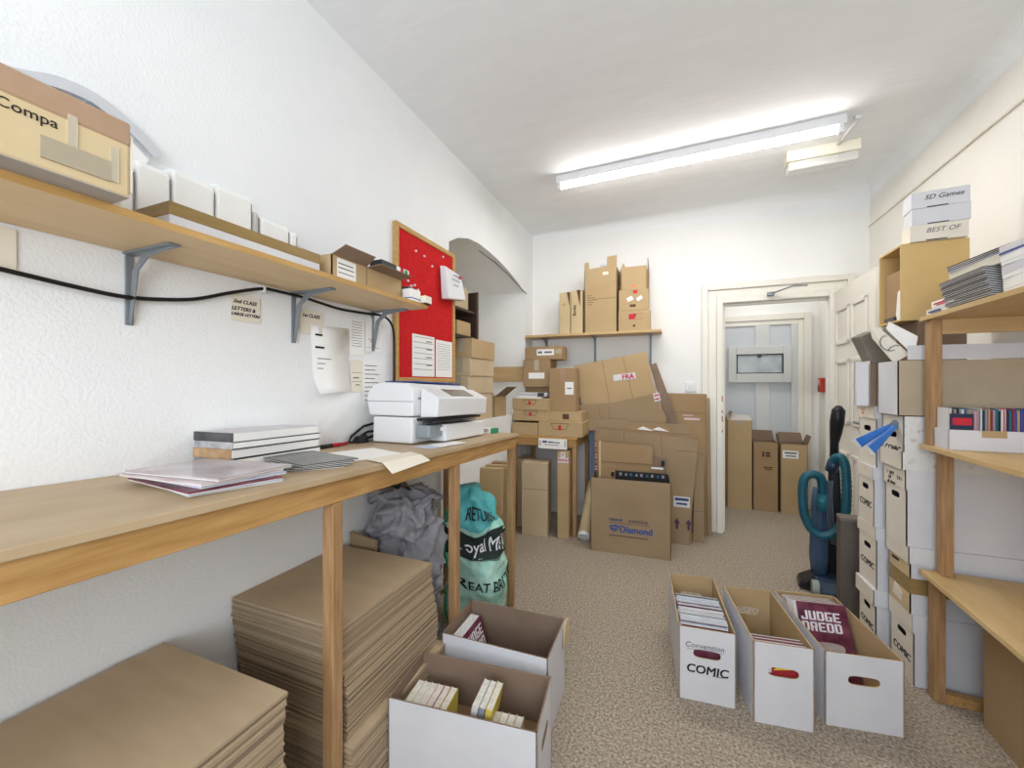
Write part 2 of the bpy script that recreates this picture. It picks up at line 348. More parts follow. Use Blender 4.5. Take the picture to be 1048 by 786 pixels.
# ------------------------------------------------------------------ left wall shelf
ZS = 1.615
sh = thing('wall_shelf', 'long pale wooden shelf on grey brackets along the left wall', 'shelf', (XW, 0, ZS))
MB().box(0.002, .284, -.6, 1.56, 0, .018).build('board', LSHELF, sh, bevel=.002)
MB().box(.284, .2855, -.6, 1.56, .001, .017).build('edge_strip', PLYE, sh)
def bracket(parent, x, y, z, d, L, axis='x'):
    w = MB(); n = 6
    def P(a, b, c): return (x+a, y+b, z+c) if axis == 'x' else (x+b, y-a, z+c)
    def bar(pts, hw):
        a = [P(p[0], -hw, p[1]) for p in pts]; b = [P(p[0], hw, p[1]) for p in pts]
        w.prism(a, b) if axis != 'x' else w.prism(b, a)
    bar([(0, -L), (.006, -L), (.006, -.006), (0, -.006)], .009); bar([(0, -.006), (d, -.006), (d, 0), (0, 0)], .014)
    bar([(.004, -L+.01), (.012, -L), (.045, -.05), (.09, -.02), (d, -.008), (d-.01, -.002), (.07, -.004), (.02, -.05)], .0025)
    return w.build('bracket', STEEL, parent, bevel=.0015)
for y in (.1, .6, 1.092, 1.52): bracket(sh, 0, y, 0, .2, .19)
tag(sh, sh['label'], 'shelf')

def sealed(name, label, loc, sx, sy, sz, rz=0, m=KRAFT, cat='box', group=None, tape='y', tm=TAPE, tilt=0, bevel=.003, drop=.05, parts=True):
    """closed carton; origin at the middle of its base. tape: direction of the seam"""
    t = thing(name, label, cat, loc, rz, group, tilt)
    MB().box(-sx/2, sx/2, -sy/2, sy/2, 0, sz).build('body', m, t, bevel=bevel)
    if tape:
        w = MB(); hw = .022; e = .0008
        if tape == 'y':
            w.box(-hw, hw, -sy/2-e, sy/2+e, sz, sz+e); w.box(-hw, hw, -sy/2-e, -sy/2, sz-drop, sz+e); w.box(-hw, hw, sy/2, sy/2+e, sz-drop, sz+e)
        else:
            w.box(-sx/2-e, sx/2+e, -hw, hw, sz, sz+e); w.box(sx/2, sx/2+e, -hw, hw, sz-drop, sz+e); w.box(-sx/2-e, -sx/2, -hw, hw, sz-drop, sz+e)
        w.build('packing_tape', tm, t)
    return t
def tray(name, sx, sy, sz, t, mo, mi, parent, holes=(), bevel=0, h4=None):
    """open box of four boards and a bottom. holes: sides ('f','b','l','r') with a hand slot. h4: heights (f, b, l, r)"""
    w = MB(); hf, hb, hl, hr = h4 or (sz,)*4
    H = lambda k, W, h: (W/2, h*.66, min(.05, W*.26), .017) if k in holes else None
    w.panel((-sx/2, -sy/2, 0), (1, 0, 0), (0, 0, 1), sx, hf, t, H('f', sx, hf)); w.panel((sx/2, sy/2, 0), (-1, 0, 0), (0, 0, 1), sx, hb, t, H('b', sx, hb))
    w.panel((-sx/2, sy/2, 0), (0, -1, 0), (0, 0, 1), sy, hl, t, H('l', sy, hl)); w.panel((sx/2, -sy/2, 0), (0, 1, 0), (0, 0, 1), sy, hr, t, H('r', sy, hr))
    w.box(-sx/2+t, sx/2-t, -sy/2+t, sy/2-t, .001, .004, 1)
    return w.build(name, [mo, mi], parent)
def flap(parent, a, b, out, up, L, t, mo, mi, taper=.01, name='flap'):
    """flap hinged on edge a-b, opening along direction out*cos+up*sin"""
    a, b = Vector(a), Vector(b); d = (b-a).normalized(); n = Vector(out).normalized(); z = Vector((0, 0, 1))
    e = (n*math.cos(up) + z*math.sin(up)).normalized()
    c, f = b + e*L - d*taper, a + e*L + d*taper; k = d.cross(e)*t
    w = MB(); w.prism([a, b, c, f], [p + k for p in (a, b, c, f)], 0)
    w.m[1] = 1
    return w.build(name, [mo, mi], parent)
def lines(rows, m, loc, u, v, parent, name='printed_lines'):
    w = MB()
    for x0, x1, y, th in rows: w.box(x0, x1, y-th/2, y+th/2, 0, .0004)
    o = w.build(name, m, parent); return frame(o, loc, u, v)
def sticker(parent, loc, u, v, w_, h_, m=PAPER, rows=(), name='sticker', rm=INKG):
    o = MB().box(-w_/2, w_/2, -h_/2, h_/2, 0, .0006).build(name, m, parent); frame(o, loc, u, v)
    if rows: lines(rows, rm, (0, 0, .0006), (1, 0, 0), (0, 1, 0), o)
    return o

# --- things on the wall shelf
ZT = ZS + .018
b = sealed('taped_carton', 'big battered tan carton with brown tape at the near end of the wall shelf', (-1.145, .2, ZT), .32, .49, .13, m=KRAFTY, tape=None, bevel=.004)
w = MB().box(-.162, .162, -.247, .247, .098, .146); w.build('taped_lid', TAPE, b, bevel=.006)
w = MB()
for y, h_ in ((-.1, .1), (.158, .11), (.215, .085)): MB().box(.16, .1632, y, y+.012, .02, h_).build('clear_tape', CTAPE, b)
MB().box(-.05, .164, .2462, .2475, .01, .12).build('tape_end', CTAPE, b)
MB().box(-.1595, .1595, -.2445, .2445, -.0012, .001).build('grey_underside', mat('shaded_base_board', '#a39a90', .8), b)  # grey underside sheet, the shade below the carton put into its colour
MB().box(.1602, .1634, .125, .215, .018, .055).build('grey_patch', mat('grey_patch_board', '#a89c86', .6), b)
text('tal Compa', .024, (.1608, .096, .083), *LEFTW, INK, b)

w = MB(); nn = 10
w.prism([(.15, -.24, .168), (.162, -.24, .168), (.162, .0, .172), (.15, .0, .172)], [(.12, -.24, .176), (.15, -.24, .182), (.15, .0, .178), (.13, .0, .176)]); w.build('torn_flap', DARK, b)
# clear fan-shaped panel leaning on the wall behind the carton
fp = thing('fan_shaped_display_panel', 'pale fan-shaped display panel with grey rim leaning behind the taped carton', 'display panel', (-1.309, .25, ZT+.001), 0)
AO = [(-.02, .16), (.06, .26), (.11, .298), (.158, .317), (.21, .340), (.277, .344), (.344, .317), (.385, .293), (.412, .269)]
AO = [(p.x, p.y) for p in smoothpath([(a, b, 0) for a, b in AO], 4)]; NA = len(AO)
SH = lambda k, x, d: (x, AO[k][0]*(1-d) + .19*d, AO[k][1]*(1-d) + .02*d)
w = MB(); w.prism([SH(k, -.006, .13) for k in range(NA)] + [(-.006, .34, .18), (-.006, .26, .002), (-.006, .1, .002)], [SH(k, 0, .13) for k in range(NA)] + [(0, .34, .18), (0, .26, .002), (0, .1, .002)]); w.build('face', PAPER, fp)
w = MB(); w.prism([SH(k, -.008, 0) for k in range(NA)] + [SH(k, -.008, .085) for k in range(NA-1, -1, -1)], [SH(k, .004, 0) for k in range(NA)] + [SH(k, .004, .085) for k in range(NA-1, -1, -1)]); w.build('rim', mat('grey_rim', '#cfd1d6', .3), fp)
w = MB(); w.prism([(.0015, .29, .12), (.0015, .335, .18), (.0015, .365, .215), (.0015, .30, .20)], [(.003, .29, .12), (.003, .335, .18), (.003, .365, .215), (.003, .30, .20)]); w.build('purple_print', SKIN_PRINTS[1], fp)
w = MB().tube([(.004, .262, .305), (.012, .262, .305)], .009, 12); w.build('hook', STEEL, fp)
# packs of white envelopes in a row
EY = [(.545, .577), (.58, .655), (.658, .766), (.77, .878), (.88, .902), (.906, 1.012), (1.016, 1.044)]
lab = ['half hidden behind the taped carton corner', 'second from the taped carton, tall and rounded', 'wide with sloping top, third from the taped carton', 'last of the tall ones above the brown taped box', 'thin greyish one wedged in the row', 'low wide one towards the far end of the row', 'thin last one by the open carton']
for k, (a, b_) in enumerate(EY):
    t = thing('envelope_pack', 'white envelope pack, ' + lab[k], 'envelopes', (-1.291, (a+b_)/2, ZT), 0, 'white envelope packs on the wall shelf')
    hgt = (.19, .21, .225, .24, .2, .19, .185)[k]; L = b_-a-.003
    w = MB(); prof = [(-.039, 0), (.037, 0), (.039, hgt*.9), (.032, hgt*.97), (.005, hgt), (-.025, hgt*.985), (-.039, hgt*.93)]
    sl = .012*((k % 3)-1)
    w.prism([(x, L/2, z) for x, z in prof], [(x, -L/2, z*(1+sl)) for x, z in prof]); w.build('envelopes', PAPER if k != 4 else GCARD, t, bevel=.006)
    w = MB(); w.box(.0385, .0395, L/2-.003, L/2-.0015, .02, hgt*.88); w.build('edge_line', INKG, t)
lb = thing('long_taped_box', 'long low white box with glossy brown tape over its top on the wall shelf', 'box', (-1.175, .788, ZT), 0)
MB().box(-.07, .073, -.216, .216, 0, .066).build('body', WCARD, lb, bevel=.002)
MB().box(-.072, .075, -.218, .218, .038, .070).build('tape_cover', GTAPE, lb, bevel=.003)
# open carton at the end of the shelf
oc = thing('open_carton', 'small open brown carton with raised flaps at the far end of the wall shelf', 'box', (-1.175, 1.245, ZT))
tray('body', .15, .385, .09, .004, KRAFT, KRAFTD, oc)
flap(oc, (.075, -.1925, .09), (.075, -.024, .09), (1, 0, 0), R(28), .06, .003, KRAFTD, KRAFTD)
flap(oc, (.075, -.02, .09), (.075, .1925, .09), (1, 0, 0), R(8), .06, .003, KRAFTD, KRAFTD)
flap(oc, (-.075, .1925, .09), (-.075, -.1925, .09), (-.3, 0, 0), R(88), .04, .003, KRAFT, KRAFTD)
MB().box(.0752, .0758, -.025, -.022, .0, .09).build('corner_crease', EDGE, oc)
sticker(oc, (.0758, -.125, .045), *LEFTW, .09, .075, PAPER, [(-.04, .03, .02, .004), (-.04, .035, .005, .004), (-.04, .035, -.012, .003)])
for k, (x, y, z, sx, sy, sz, m, lb_) in enumerate((( -1.085, 1.30, ZT+.0985, .06, .09, .026, BLACK, 'dark box lid resting on the open carton flap'), (-1.085, 1.39, ZT+.0985, .06, .08, .024, PAPER, 'small white printed packet on the open carton flap'),
        (-1.13, 1.485, ZT, .14, .07, .055, PAPER, 'white block of notes with blue strip at shelf end'), (-1.11, 1.5475, ZT, .15, .05, .036, CREAMP, 'cream notepad overhanging the far shelf end'))):
    t = thing('packet' if k < 2 else 'notepad', lb_, 'packet' if k < 2 else 'notepad', (x, y, z))
    MB().box(-sx/2, sx/2, -sy/2, sy/2, 0, sz).build('block', m, t, bevel=.003)
    if k == 1: MB().box(sx/2, sx/2+.0006, -.02, .0, .005, .023).build('red_print', INKR, t); MB().box(sx/2, sx/2+.0006, .008, .028, .004, .02).build('green_print', DGREEN, t)
    if k == 2: MB().box(-sx/2, sx/2+.0006, -sy/2-.0006, sy/2, .012, .016).build('blue_strip', BLUEP, t); MB().box(-.05, .05, -.03, .03, sz, sz+.012).build('dark_clip', DARK, t, bevel=.004)
    if k == 3: MB().box(-sx/2, sx/2, -sy/2, sy/2, 0, .004).build('backing', DARK, t)
# cable along the wall
cp = [(0, .2, 1.53), (0, .382, 1.51), (0, .487, 1.499), (0, .577, 1.494), (0, .66, 1.503), (0, .749, 1.522), (0, .85, 1.562), (0, .953, 1.597), (0, 1.03, 1.606), (0, 1.09, 1.603), (0, 1.2, 1.594), (0, 1.31, 1.588), (0, 1.45, 1.594), (0, 1.56, 1.6), (0, 1.62, 1.575), (0, 1.645, 1.52), (0, 1.652, 1.4), (0, 1.652, 1.27), (0, 1.62, 1.1), (0, 1.5, 1.02)]
ca = MB().tube([(XW+.024+.003*math.sin(k/6), p[1], min(p[2], 1.6)) for k, p in enumerate(smoothpath(cp, 6))], .0055, 8).build('cable', CABLE, smooth=True)
tag(ca, 'black cable draped along the left wall under the shelf', 'cable')
MB().box(XW, XW+.032, .952, .962, 1.585, 1.606).build('cable_clip', WPLAST, ca, bevel=.002)

# --- papers on the left wall
def wallpaper(name, label, y0, y1, z0, z1, m, rows=(), rm=INKG, cat='paper', x=XW, group=None, off=.004):
    o = MB().box(0, y1-y0, 0, z1-z0, 0, .0012).build(name, m); frame(o, (x+off, y0, z0), *LEFTW); tag(o, label, cat, group)
    if rows: lines(rows, rm, (0, 0, .0013), (1, 0, 0), (0, 1, 0), o)
    return o
o = wallpaper('handwritten_note', 'cream note with three lines of black handwriting under the shelf', .861, .958, 1.478, 1.565, CREAMP)
for s, z, x in (('2nd CLASS', .064, .045), ('LETTERS &', .04, .04), ('LARGE LETTERS', .022, .047)): text(s, .017 if len(s) < 12 else .0135, (x, z, .0014), *FLAT, INK, o, 'handwriting', shear=.25, bold=.0006)
o = wallpaper('handwritten_note', 'cream note with one line of black handwriting behind the shelf bracket', 1.118, 1.223, 1.468, 1.56, CREAMP)
text('1st CLASS', .019, (.05, .07, .0014), *FLAT, INK, o, 'handwriting', shear=.25, bold=.0007)
wallpaper('note', 'blank cream note cut off at the near end of the wall', .33, .404, 1.518, 1.606, CREAMP)
# big curling sheet
w = MB(); N = 10
for k in range(N):
    z0, z1 = 1.503 - .274*k/N, 1.503 - .274*(k+1)/N; c = lambda t: .004 + (.05*max(0, t-.6)**2*4)
    a, b_ = c(k/N), c((k+1)/N); sl = lambda t: .012*t
    w.poly([(XW+b_, 1.167+sl((k+1)/N)+.02*max(0, (k+1)/N-.7), z1), (XW+b_*.6, 1.366, z1+.01), (XW+a*.6, 1.366, z0+.01), (XW+a, 1.167+sl(k/N)+.02*max(0, k/N-.7), z0)])
o = w.build('paper_sheet', PAPER, smooth=True); bm = bmesh.new(); bm.from_mesh(o.data); bmesh.ops.remove_doubles(bm, verts=bm.verts, dist=.0004); bm.to_mesh(o.data); bm.free(); m_ = o.modifiers.new('thickness', 'SOLIDIFY'); m_.thickness = .0015
tag(o, 'largest white sheet with curling lower corner pinned to the left wall', 'paper')
lines([(.02, .055, -.035, .008), (.02, .065, -.085, .008)], INK, (XW+.0065, 1.167, 1.503), *LEFTW, o, 'bold_words')
lines([(.03, .1, -.13, .003), (.03, .07, -.15, .003), (.03, .06, -.17, .003)], INKG, (XW+.0065, 1.167, 1.503), *LEFTW, o)
hw = lambda n, W, H, th=.004: [(.012, W*(.55+.35*random.random()), H-.02-k*(H-.03)/n, th) for k in range(n)]
wallpaper('printed_sheet', 'white printed sheet between the curling sheet and the folded letter', 1.372, 1.462, 1.399, 1.566, PAPER, [(.01, .075, .15-.012*k, .0022) for k in range(10)])
wallpaper('printed_sheet', 'white letter sheet high on the wall behind the last shelf bracket', 1.468, 1.582, 1.421, 1.581, PAPER, [(.02, .06, .06, .002), (.01, .1, .02, .0015), (.03, .07, .05, .003)])
wallpaper('small_notes_sheet', 'small cream ruled note left of the long handwritten list', 1.377, 1.449, 1.236, 1.376, CREAMP, [(.005, .067, .085, .002), (.005, .067, .045, .002), (.015, .05, .062, .006), (.03, .055, .03, .005)])
o = wallpaper('handwritten_list', 'long white sheet of handwritten lines beside the red board', 1.449, 1.6, 1.166, 1.38, PAPER, hw(9, .14, .21, .0032), INK, off=.006)
# --- red notice board
nb = thing('notice_board', 'red felt notice board in a pale wooden frame on the left wall', 'notice board', (XW, 0, 0))
MB().box(.012, .016, 1.685, 2.25, 1.30, 2.085).build('felt', RED, nb)
w = MB()
for a, b_, c, d in ((1.665, 1.692, 1.28, 2.105), (2.235, 2.262, 1.28, 2.105), (1.692, 2.235, 1.28, 1.305), (1.692, 2.235, 2.078, 2.105)): w.box(.001, .024, a, b_, c, d)
w.build('wooden_frame', PLYE, nb, bevel=.003)
for k, (y, z) in enumerate(((1.84, 2.0), (1.92, 1.995), (2.0, 1.96), (1.77, 1.82), (1.8, 1.8), (1.83, 1.81), (1.86, 1.79), (2.12, 2.05))):
    o = MB().tube([(XW+.016, y, z), (XW+.024, y, z)], .006, 8).build('drawing_pin', WPLAST)
    tag(o, 'white drawing pin stuck in the red notice board', 'pin', 'drawing pins in the red board')
grid = [(.015, .2, .22-.03*k, .0025) for k in range(7)] + [(.13, .19, .2-.045*k, .006) for k in range(4)]
wallpaper('rota_sheet', 'left white printed table sheet pinned low on the red board', 1.809, 2.025, 1.312, 1.545, PAPER, grid, x=XW+.014)
wallpaper('rota_sheet', 'right white printed table sheet pinned low on the red board', 2.04, 2.228, 1.312, 1.535, PAPER, [(.015, .17, .2-.014*k, .002) for k in range(12)], x=XW+.014)
o = thing('plastic_wallet', 'white plastic wallet of papers hung at the corner of the red board', 'wallet', (XW+.026, 2.16, 1.985), 0)
w = MB(); w.prism([(0, -.09, 0), (0, .12, -.02), (0, .16, -.17), (0, -.07, -.2)][::-1], [(.035, -.075, -.005), (.035, .11, -.02), (.05, .15, -.17), (.05, -.06, -.2)][::-1]); w.build('wallet', WPLAST, o, bevel=.006)
lines([(-.0, .07, -.04, .006), (-.02, .08, -.07, .004), (0, .06, -.1, .004)], INKG, (.045, 0, 0), *LEFTW, o)
MB().box(.043, .047, .07, .1, -.045, -.03).build('red_stamp', INKR, o)

# ------------------------------------------------------------------ packing bench on the left
zt = lambda y: 1.042 - .033*(y-.38)
TILT = -math.atan(.033)
BX = -.838                                                               # front edge
be = thing('packing_bench', 'long wooden packing bench with pale board top against the left wall', 'workbench', (XW, 0, 0))
D = BX - XW; YA, YE = -.7, 2.17
w = MB(); w.hexa([(.003, YA, zt(YA)-.018), (D, YA, zt(YA)-.018), (D, YE, zt(YE)-.018), (.003, YE, zt(YE)-.018), (.003, YA, zt(YA)), (D, YA, zt(YA)), (D, YE, zt(YE)), (.003, YE, zt(YE))]); w.build('top', MDF, be, bevel=.002)
w = MB()
def ap(x0, x1, y0, y1, h=.062): w.hexa([(x0, y0, zt(y0)-.018-h), (x1, y0, zt(y0)-.018-h), (x1, y1, zt(y1)-.018-h), (x0, y1, zt(y1)-.018-h), (x0, y0, zt(y0)-.018), (x1, y0, zt(y0)-.018), (x1, y1, zt(y1)-.018), (x0, y1, zt(y1)-.018)])
ap(D-.045, D-.012, YA, YE-.01); ap(.005, D-.046, YE-.05, YE-.012); ap(.004, .03, YA, YE-.06); w.build('apron', PINE, be, bevel=.002)
def leg(x0, x1, y0, y1): MB().box(x0, x1, y0, y1, 0, min(zt(y0), zt(y1))-.0805).build('leg', PINEZ, be, bevel=.003)
for y in (-.5, .835, 1.49): leg(D-.05, D-.012, y-.018, y+.018)
leg(D-.048, D-.012, 2.11, 2.145); leg(.03, .07, 2.1, 2.15)
def on(x, y, dz=0): return (x, y, zt(y)+dz)
# books
WSPINE = mat('mottled_grey_spine', '#8f8f94', .4, '#c9c9cc', 30)
bk = [('a dark grey spine, bottom', SP['grey'], .024), ('a carved-looking tan spine, second up', mat('tan_spine', '#c9a884', .5, '#a98560', 30), .028), ('a pale streaked spine, third up', WSPINE, .020), ('a mottled grey spine, topmost', DARKMAG, .026)]
z = 0
for k, (lb_, m, hgt) in enumerate(bk):
    t = thing('hardback_book', 'large hardback book with %s of the pile on the bench' % lb_, 'book', on(-1.252 + (.004, -.002, .003, 0)[k],   .912, z+.001), R(4 + k*.6), 'books piled on the bench', TILT); del t['group']
    w = MB(); w.box(-.075, .075, -.163, .165, 0, .002); w.box(-.075, .075, -.163, .165, hgt-.002, hgt); w.build('cover', WCARD if k == 3 else SP['black'], t)
    MB().box(-.075, .075, -.166, -.163, 0, hgt).build('spine', m, t, bevel=.001)
    MB().box(-.073, .0755, -.162, .162, .0021, hgt-.0021).build('pages', PAPER, t)
    z += hgt + .0006
def comic(label, loc, rz, m, group, w_=.17, h_=.26, th=.006, tilt=TILT, name='comic', cat='comic'):
    t = thing(name, label, cat, loc, rz, group, tilt)
    MB().box(-w_/2, w_/2, -h_/2, h_/2, 0, th*.35).build('pages', PAPER, t)
    MB().box(-w_/2-.001, w_/2+.001, -h_/2-.001, h_/2+.001, th*.36, th).build('cover', m, t)
    return t
cov = mat('pale_wrapped_cover', '#c9c6ca', .18, '#a58e90', 7, detail=3, spec=.7)
for k in range(5): comic('bagged comic in the fanned pile nearest the bench front, pale glossy covers', on(-1.04+.006*math.sin(k*2), .62+.008*math.cos(k*3), .001+.007*k), R(80+4*k), [SKIN_PRINTS[2], SKIN_PRINTS[0], SKIN_PRINTS[2], SKIN_PRINTS[4], cov][k], 'bagged comics on the bench', .19, .28)
for k in range(4): comic('dark glossy comic in the small pile between the books and the white papers', on(-1.06+.004*k, .9+.004*k, .005*k), R(62+5*k), DARKMAG, 'dark comics on the bench', .17, .26, .0045)
def sheetz(name, label, pts, m, cat='paper', dz=.001, group=None):
    w = MB(); w.prism([on(x, y, dz) for x, y in pts], [on(x, y, dz+.0012) for x, y in pts]); return tag(w.build(name, m), label, cat, group)
sheetz('paper_sheet', 'white paper lying on the bench in front of the printer, nearest the marker', [(-1.17, 1.06), (-.95, 1.0), (-.9, 1.2), (-1.12, 1.28)], PAPER)
o = sheetz('folded_paper', 'cream plastic-wrapped sheet hanging over the front edge of the bench', [(-.93, 1.03), (BX, 1.0), (BX, 1.2), (-.91, 1.24)], CREAMP, dz=.0035)
w = MB(); y0, y1 = 1.0, 1.2
w.prism([(BX, y0, zt(y0)+.004), (BX, y1, zt(y1)+.004), (BX+.02, y1+.03, zt(y1)-.022), (BX+.03, y0+.01, zt(y0)-.03)][::-1], [(BX+.002, y0, zt(y0)+.0055), (BX+.002, y1, zt(y1)+.0055), (BX+.023, y1+.03, zt(y1)-.02), (BX+.033, y0+.01, zt(y0)-.028)][::-1]); w.build('hanging_edge', CREAMP, o)
pn = thing('marker_pen', 'red marker pen with black cap lying on the bench', 'pen', on(-1.28, 1.24, .008), R(3), None, TILT)
MB().tube([(0, -.02, 0), (0, .07, 0)], .008, 10, rr=[.008, .007]).build('barrel', mat('red_plastic', '#c1182c', .3), pn, smooth=True); MB().tube([(0, -.075, 0), (0, -.018, 0)], .0085, 10).build('cap', BLACK, pn, smooth=True)
ev = [sheetz('envelope', ['lower bluish envelope on the bench under the printer tray', 'white envelope on top of the bluish one by the printer'][k], p, [mat('blue_grey_paper', '#c9cce0', .7), PAPER][k], 'envelope', dz=.001+.002*k) for k, p in enumerate(([(-1.0, 1.37), (-.9, 1.36), (-.88, 1.52), (-.98, 1.56)], [(-.97, 1.44), (-.885, 1.42), (-.87, 1.6), (-.95, 1.62)]))]
# printer
pr = thing('printer', 'wide white office printer on the bench below the red board', 'printer', on(-1.045, 1.437), 0, None, TILT)
w = MB(); w.box(-.215, 0, 0, .53, .004, .118); w.build('base', WPLAST, pr, bevel=.008)
w = MB(); prof = [(-.235, .122), (0, .122), (0, .235), (-.04, .268), (-.17, .272), (-.215, .262), (-.25, .225), (-.255, .19)]
w.prism([(x, 0, z) for x, z in prof][::-1], [(x, .53, z) for x, z in prof][::-1]); w.build('scanner_unit', WPLAST, pr, bevel=.008)
w = MB(); prof = [(.003, .115), (.09, .12), (.095, .205), (.003, .25)]
w.prism([(x, .05, z) for x, z in prof][::-1], [(x, .54, z) for x, z in prof][::-1]); w.build('control_panel', WPLAST, pr, bevel=.006)
n = Vector((.092, 0, -.045)).normalized()
sc = MB().box(-.035, .035, -.11, .11, 0, .002).build('screen', mat('screen_glass', '#8c8378', .15), pr); frame(sc, (.05, .3, .2282), (n.x, 0, n.z), (0, 1, 0))
MB().box(-.02, .075, .03, .5, .103, .114).build('output_slot', BLACK, pr)
w = MB(); w.hexa([(0, .07, .088), (.1, .05, .098), (.1, .4, .098), (0, .42, .088), (0, .07, .092), (.1, .05, .103), (.1, .4, .103), (0, .42, .092)]); w.build('output_tray', DARK, pr)
MB().box(.001, .085, .13, .53, .006, .085).build('paper_drawer', WPLAST, pr, bevel=.006)
MB().box(.001, .07, .02, .13, .03, .085).build('side_guide', GPLAST, pr, bevel=.006)
MB().box(.0, .004, .035, .15, .198, .203).build('slot_line', DARK, pr)
MB().box(-.2551, .0005, -.0006, .0, .185, .188).build('seam_line', GPLAST, pr)
MB().box(.0955, .097, .07, .09, .06, .075).build('label', PAPER, pr)
bf = thing('plastic_folder', 'thin blue plastic folder lying on top of the printer', 'folder', on(-1.17, 1.6, .2735), 0, None, TILT); MB().box(-.09, .09, -.08, .32, 0, .006).build('folder', BLUEP, bf, bevel=.002)
pc = MB().tube([on(-1.27, 1.5, .09), on(-1.315, 1.44, .07), on(-1.318, 1.37, .03), on(-1.305, 1.34, .008), on(-1.28, 1.38, .008), on(-1.27, 1.46, .03)], .006, 8)
pc.tube([on(-1.27, 1.52, .05), on(-1.30, 1.45, .045), on(-1.31, 1.39, .018), on(-1.295, 1.36, .008)], .006, 8)
pc = tag(pc.build('printer_cable', CABLE, smooth=True), 'looped black printer cables against the left wall behind the printer', 'cable')
w = MB(); w.hexa([on(-1.32, 1.37, .001), on(-1.27, 1.37, .001), on(-1.27, 1.43, .001), on(-1.32, 1.43, .001), on(-1.31, 1.38, .03), on(-1.28, 1.38, .03), on(-1.28, 1.43, .035), on(-1.31, 1.43, .035)]); w.build('plug', BLACK, pc, bevel=.006)
sp = thing('small_printed_carton', 'small white and green printed packet at the far end of the bench', 'packet', on(-1.03, 2.12), R(6), None, TILT)
MB().box(-.07, .045, -.03, .03, 0, .028).build('packet', PAPER, sp, bevel=.002); MB().box(.045, .075, -.03, .03, 0, .028).build('green_end', DGREEN, sp, bevel=.002); lines([(-.06, .03, .004, .006), (-.06, .03, -.006, .004)], INKG, (0, -.0306, .015), *FRONT, sp)
wc = thing('white_card', 'blank white folded card standing at the far end of the bench', 'card', on(-1.19, 2.12, .002), R(12), None, TILT)
w = MB(); w.prism([(-.05, 0, 0), (.06, -.02, 0), (.06, .0, .075), (-.04, .02, .085)], [(-.05, .003, 0), (.06, -.017, 0), (.06, .003, .075), (-.04, .023, .085)]); w.build('card', WCARD, wc)

# ------------------------------------------------------------------ under the bench: stacks of flat cardboard
def flat_sheet(sx, sy, th):
    w = MB(); c = .012
    o2 = [(-sx/2, -sy/2), (sx/2, -sy/2), (sx/2, sy/2), (-sx/2, sy/2)]
    w.prism([(x, y, 0) for x, y in o2], [(x, y, th*.84) for x, y in o2], 0, 1); return w
def stack(x, y, z0, n, sx, sy, th, label, group, jit=.003, rz=0, drift=lambda t: (0, 0)):
    first = None
    for k in range(n):
        if first is None: first = o = flat_sheet(sx, sy, th).build('cardboard_sheet', [SHEETM, SHEETE])
        else: o = first.copy(); COL.objects.link(o)
        dx, dy = drift(k/max(1, n-1))
        o.location = (x+dx+random.uniform(-jit, jit)*.7, y+dy+random.uniform(-jit, jit), z0+k*th); o.rotation_euler = (0, 0, rz+R(random.uniform(-.25, .25)))
        tag(o, label, 'cardboard', group)
    return o
stack(-1.06, 1.115, 0, 34, .46, .50, .0075, 'flat cardboard sheet in the lower part of the tall stack behind the bench leg', 'sheets low in the tall stack', rz=R(0))
o = stack(-1.09, 1.10, .256, 43, .455, .46, .0075, 'flat cardboard sheet in the upper part of the tall stack behind the bench leg', 'sheets high in the tall stack', .0025, drift=lambda t: (.012*math.sin(t*5), .008*math.cos(t*4)))
tag(o, 'uncovered top cardboard sheet of the tall stack behind the bench leg', 'cardboard')
stack(-1.06, .34, 0, 6, .50, .74, .0075, 'flat cardboard sheet sticking out lowest in the near stack', 'lowest sheets of the near stack')
o = stack(-1.075, .31, .046, 68, .485, .72, .0075, 'flat cardboard sheet in the near stack in the bottom left corner', 'sheets of the near stack', .0025, drift=lambda t: (0, .012*math.sin(t*6)))
tag(o, 'uncovered top cardboard sheet of the near stack, notched at the wall', 'cardboard')
w = MB(); ol = [(-.22, -.36), (.2425, -.36), (.2425, .36), (-.235, .36), (-.235, .30), (-.2425, .29), (-.2425, .02), (-.225, 0), (-.225, -.02), (-.24, -.03), (-.24, -.36)][::1]
w.prism([(a, b, 0) for a, b in ol], [(a, b, .0065) for a, b in ol], 0, 1)
o.data = w.mesh('notched_sheet', [SHEETM, SHEETE])
lp = thing('leaning_board', 'brown board edge leaning at the wall behind the tall stack', 'board', (-1.30, 1.345, 0), 0)
MB().hexa([(-.02, 0, 0), (.12, 0, 0), (.12, .012, 0), (-.02, .012, 0), (-.02, .02, .62), (.12, .02, .60), (.12, .032, .60), (-.02, .032, .62)]).build('board', KRAFT4, lp)

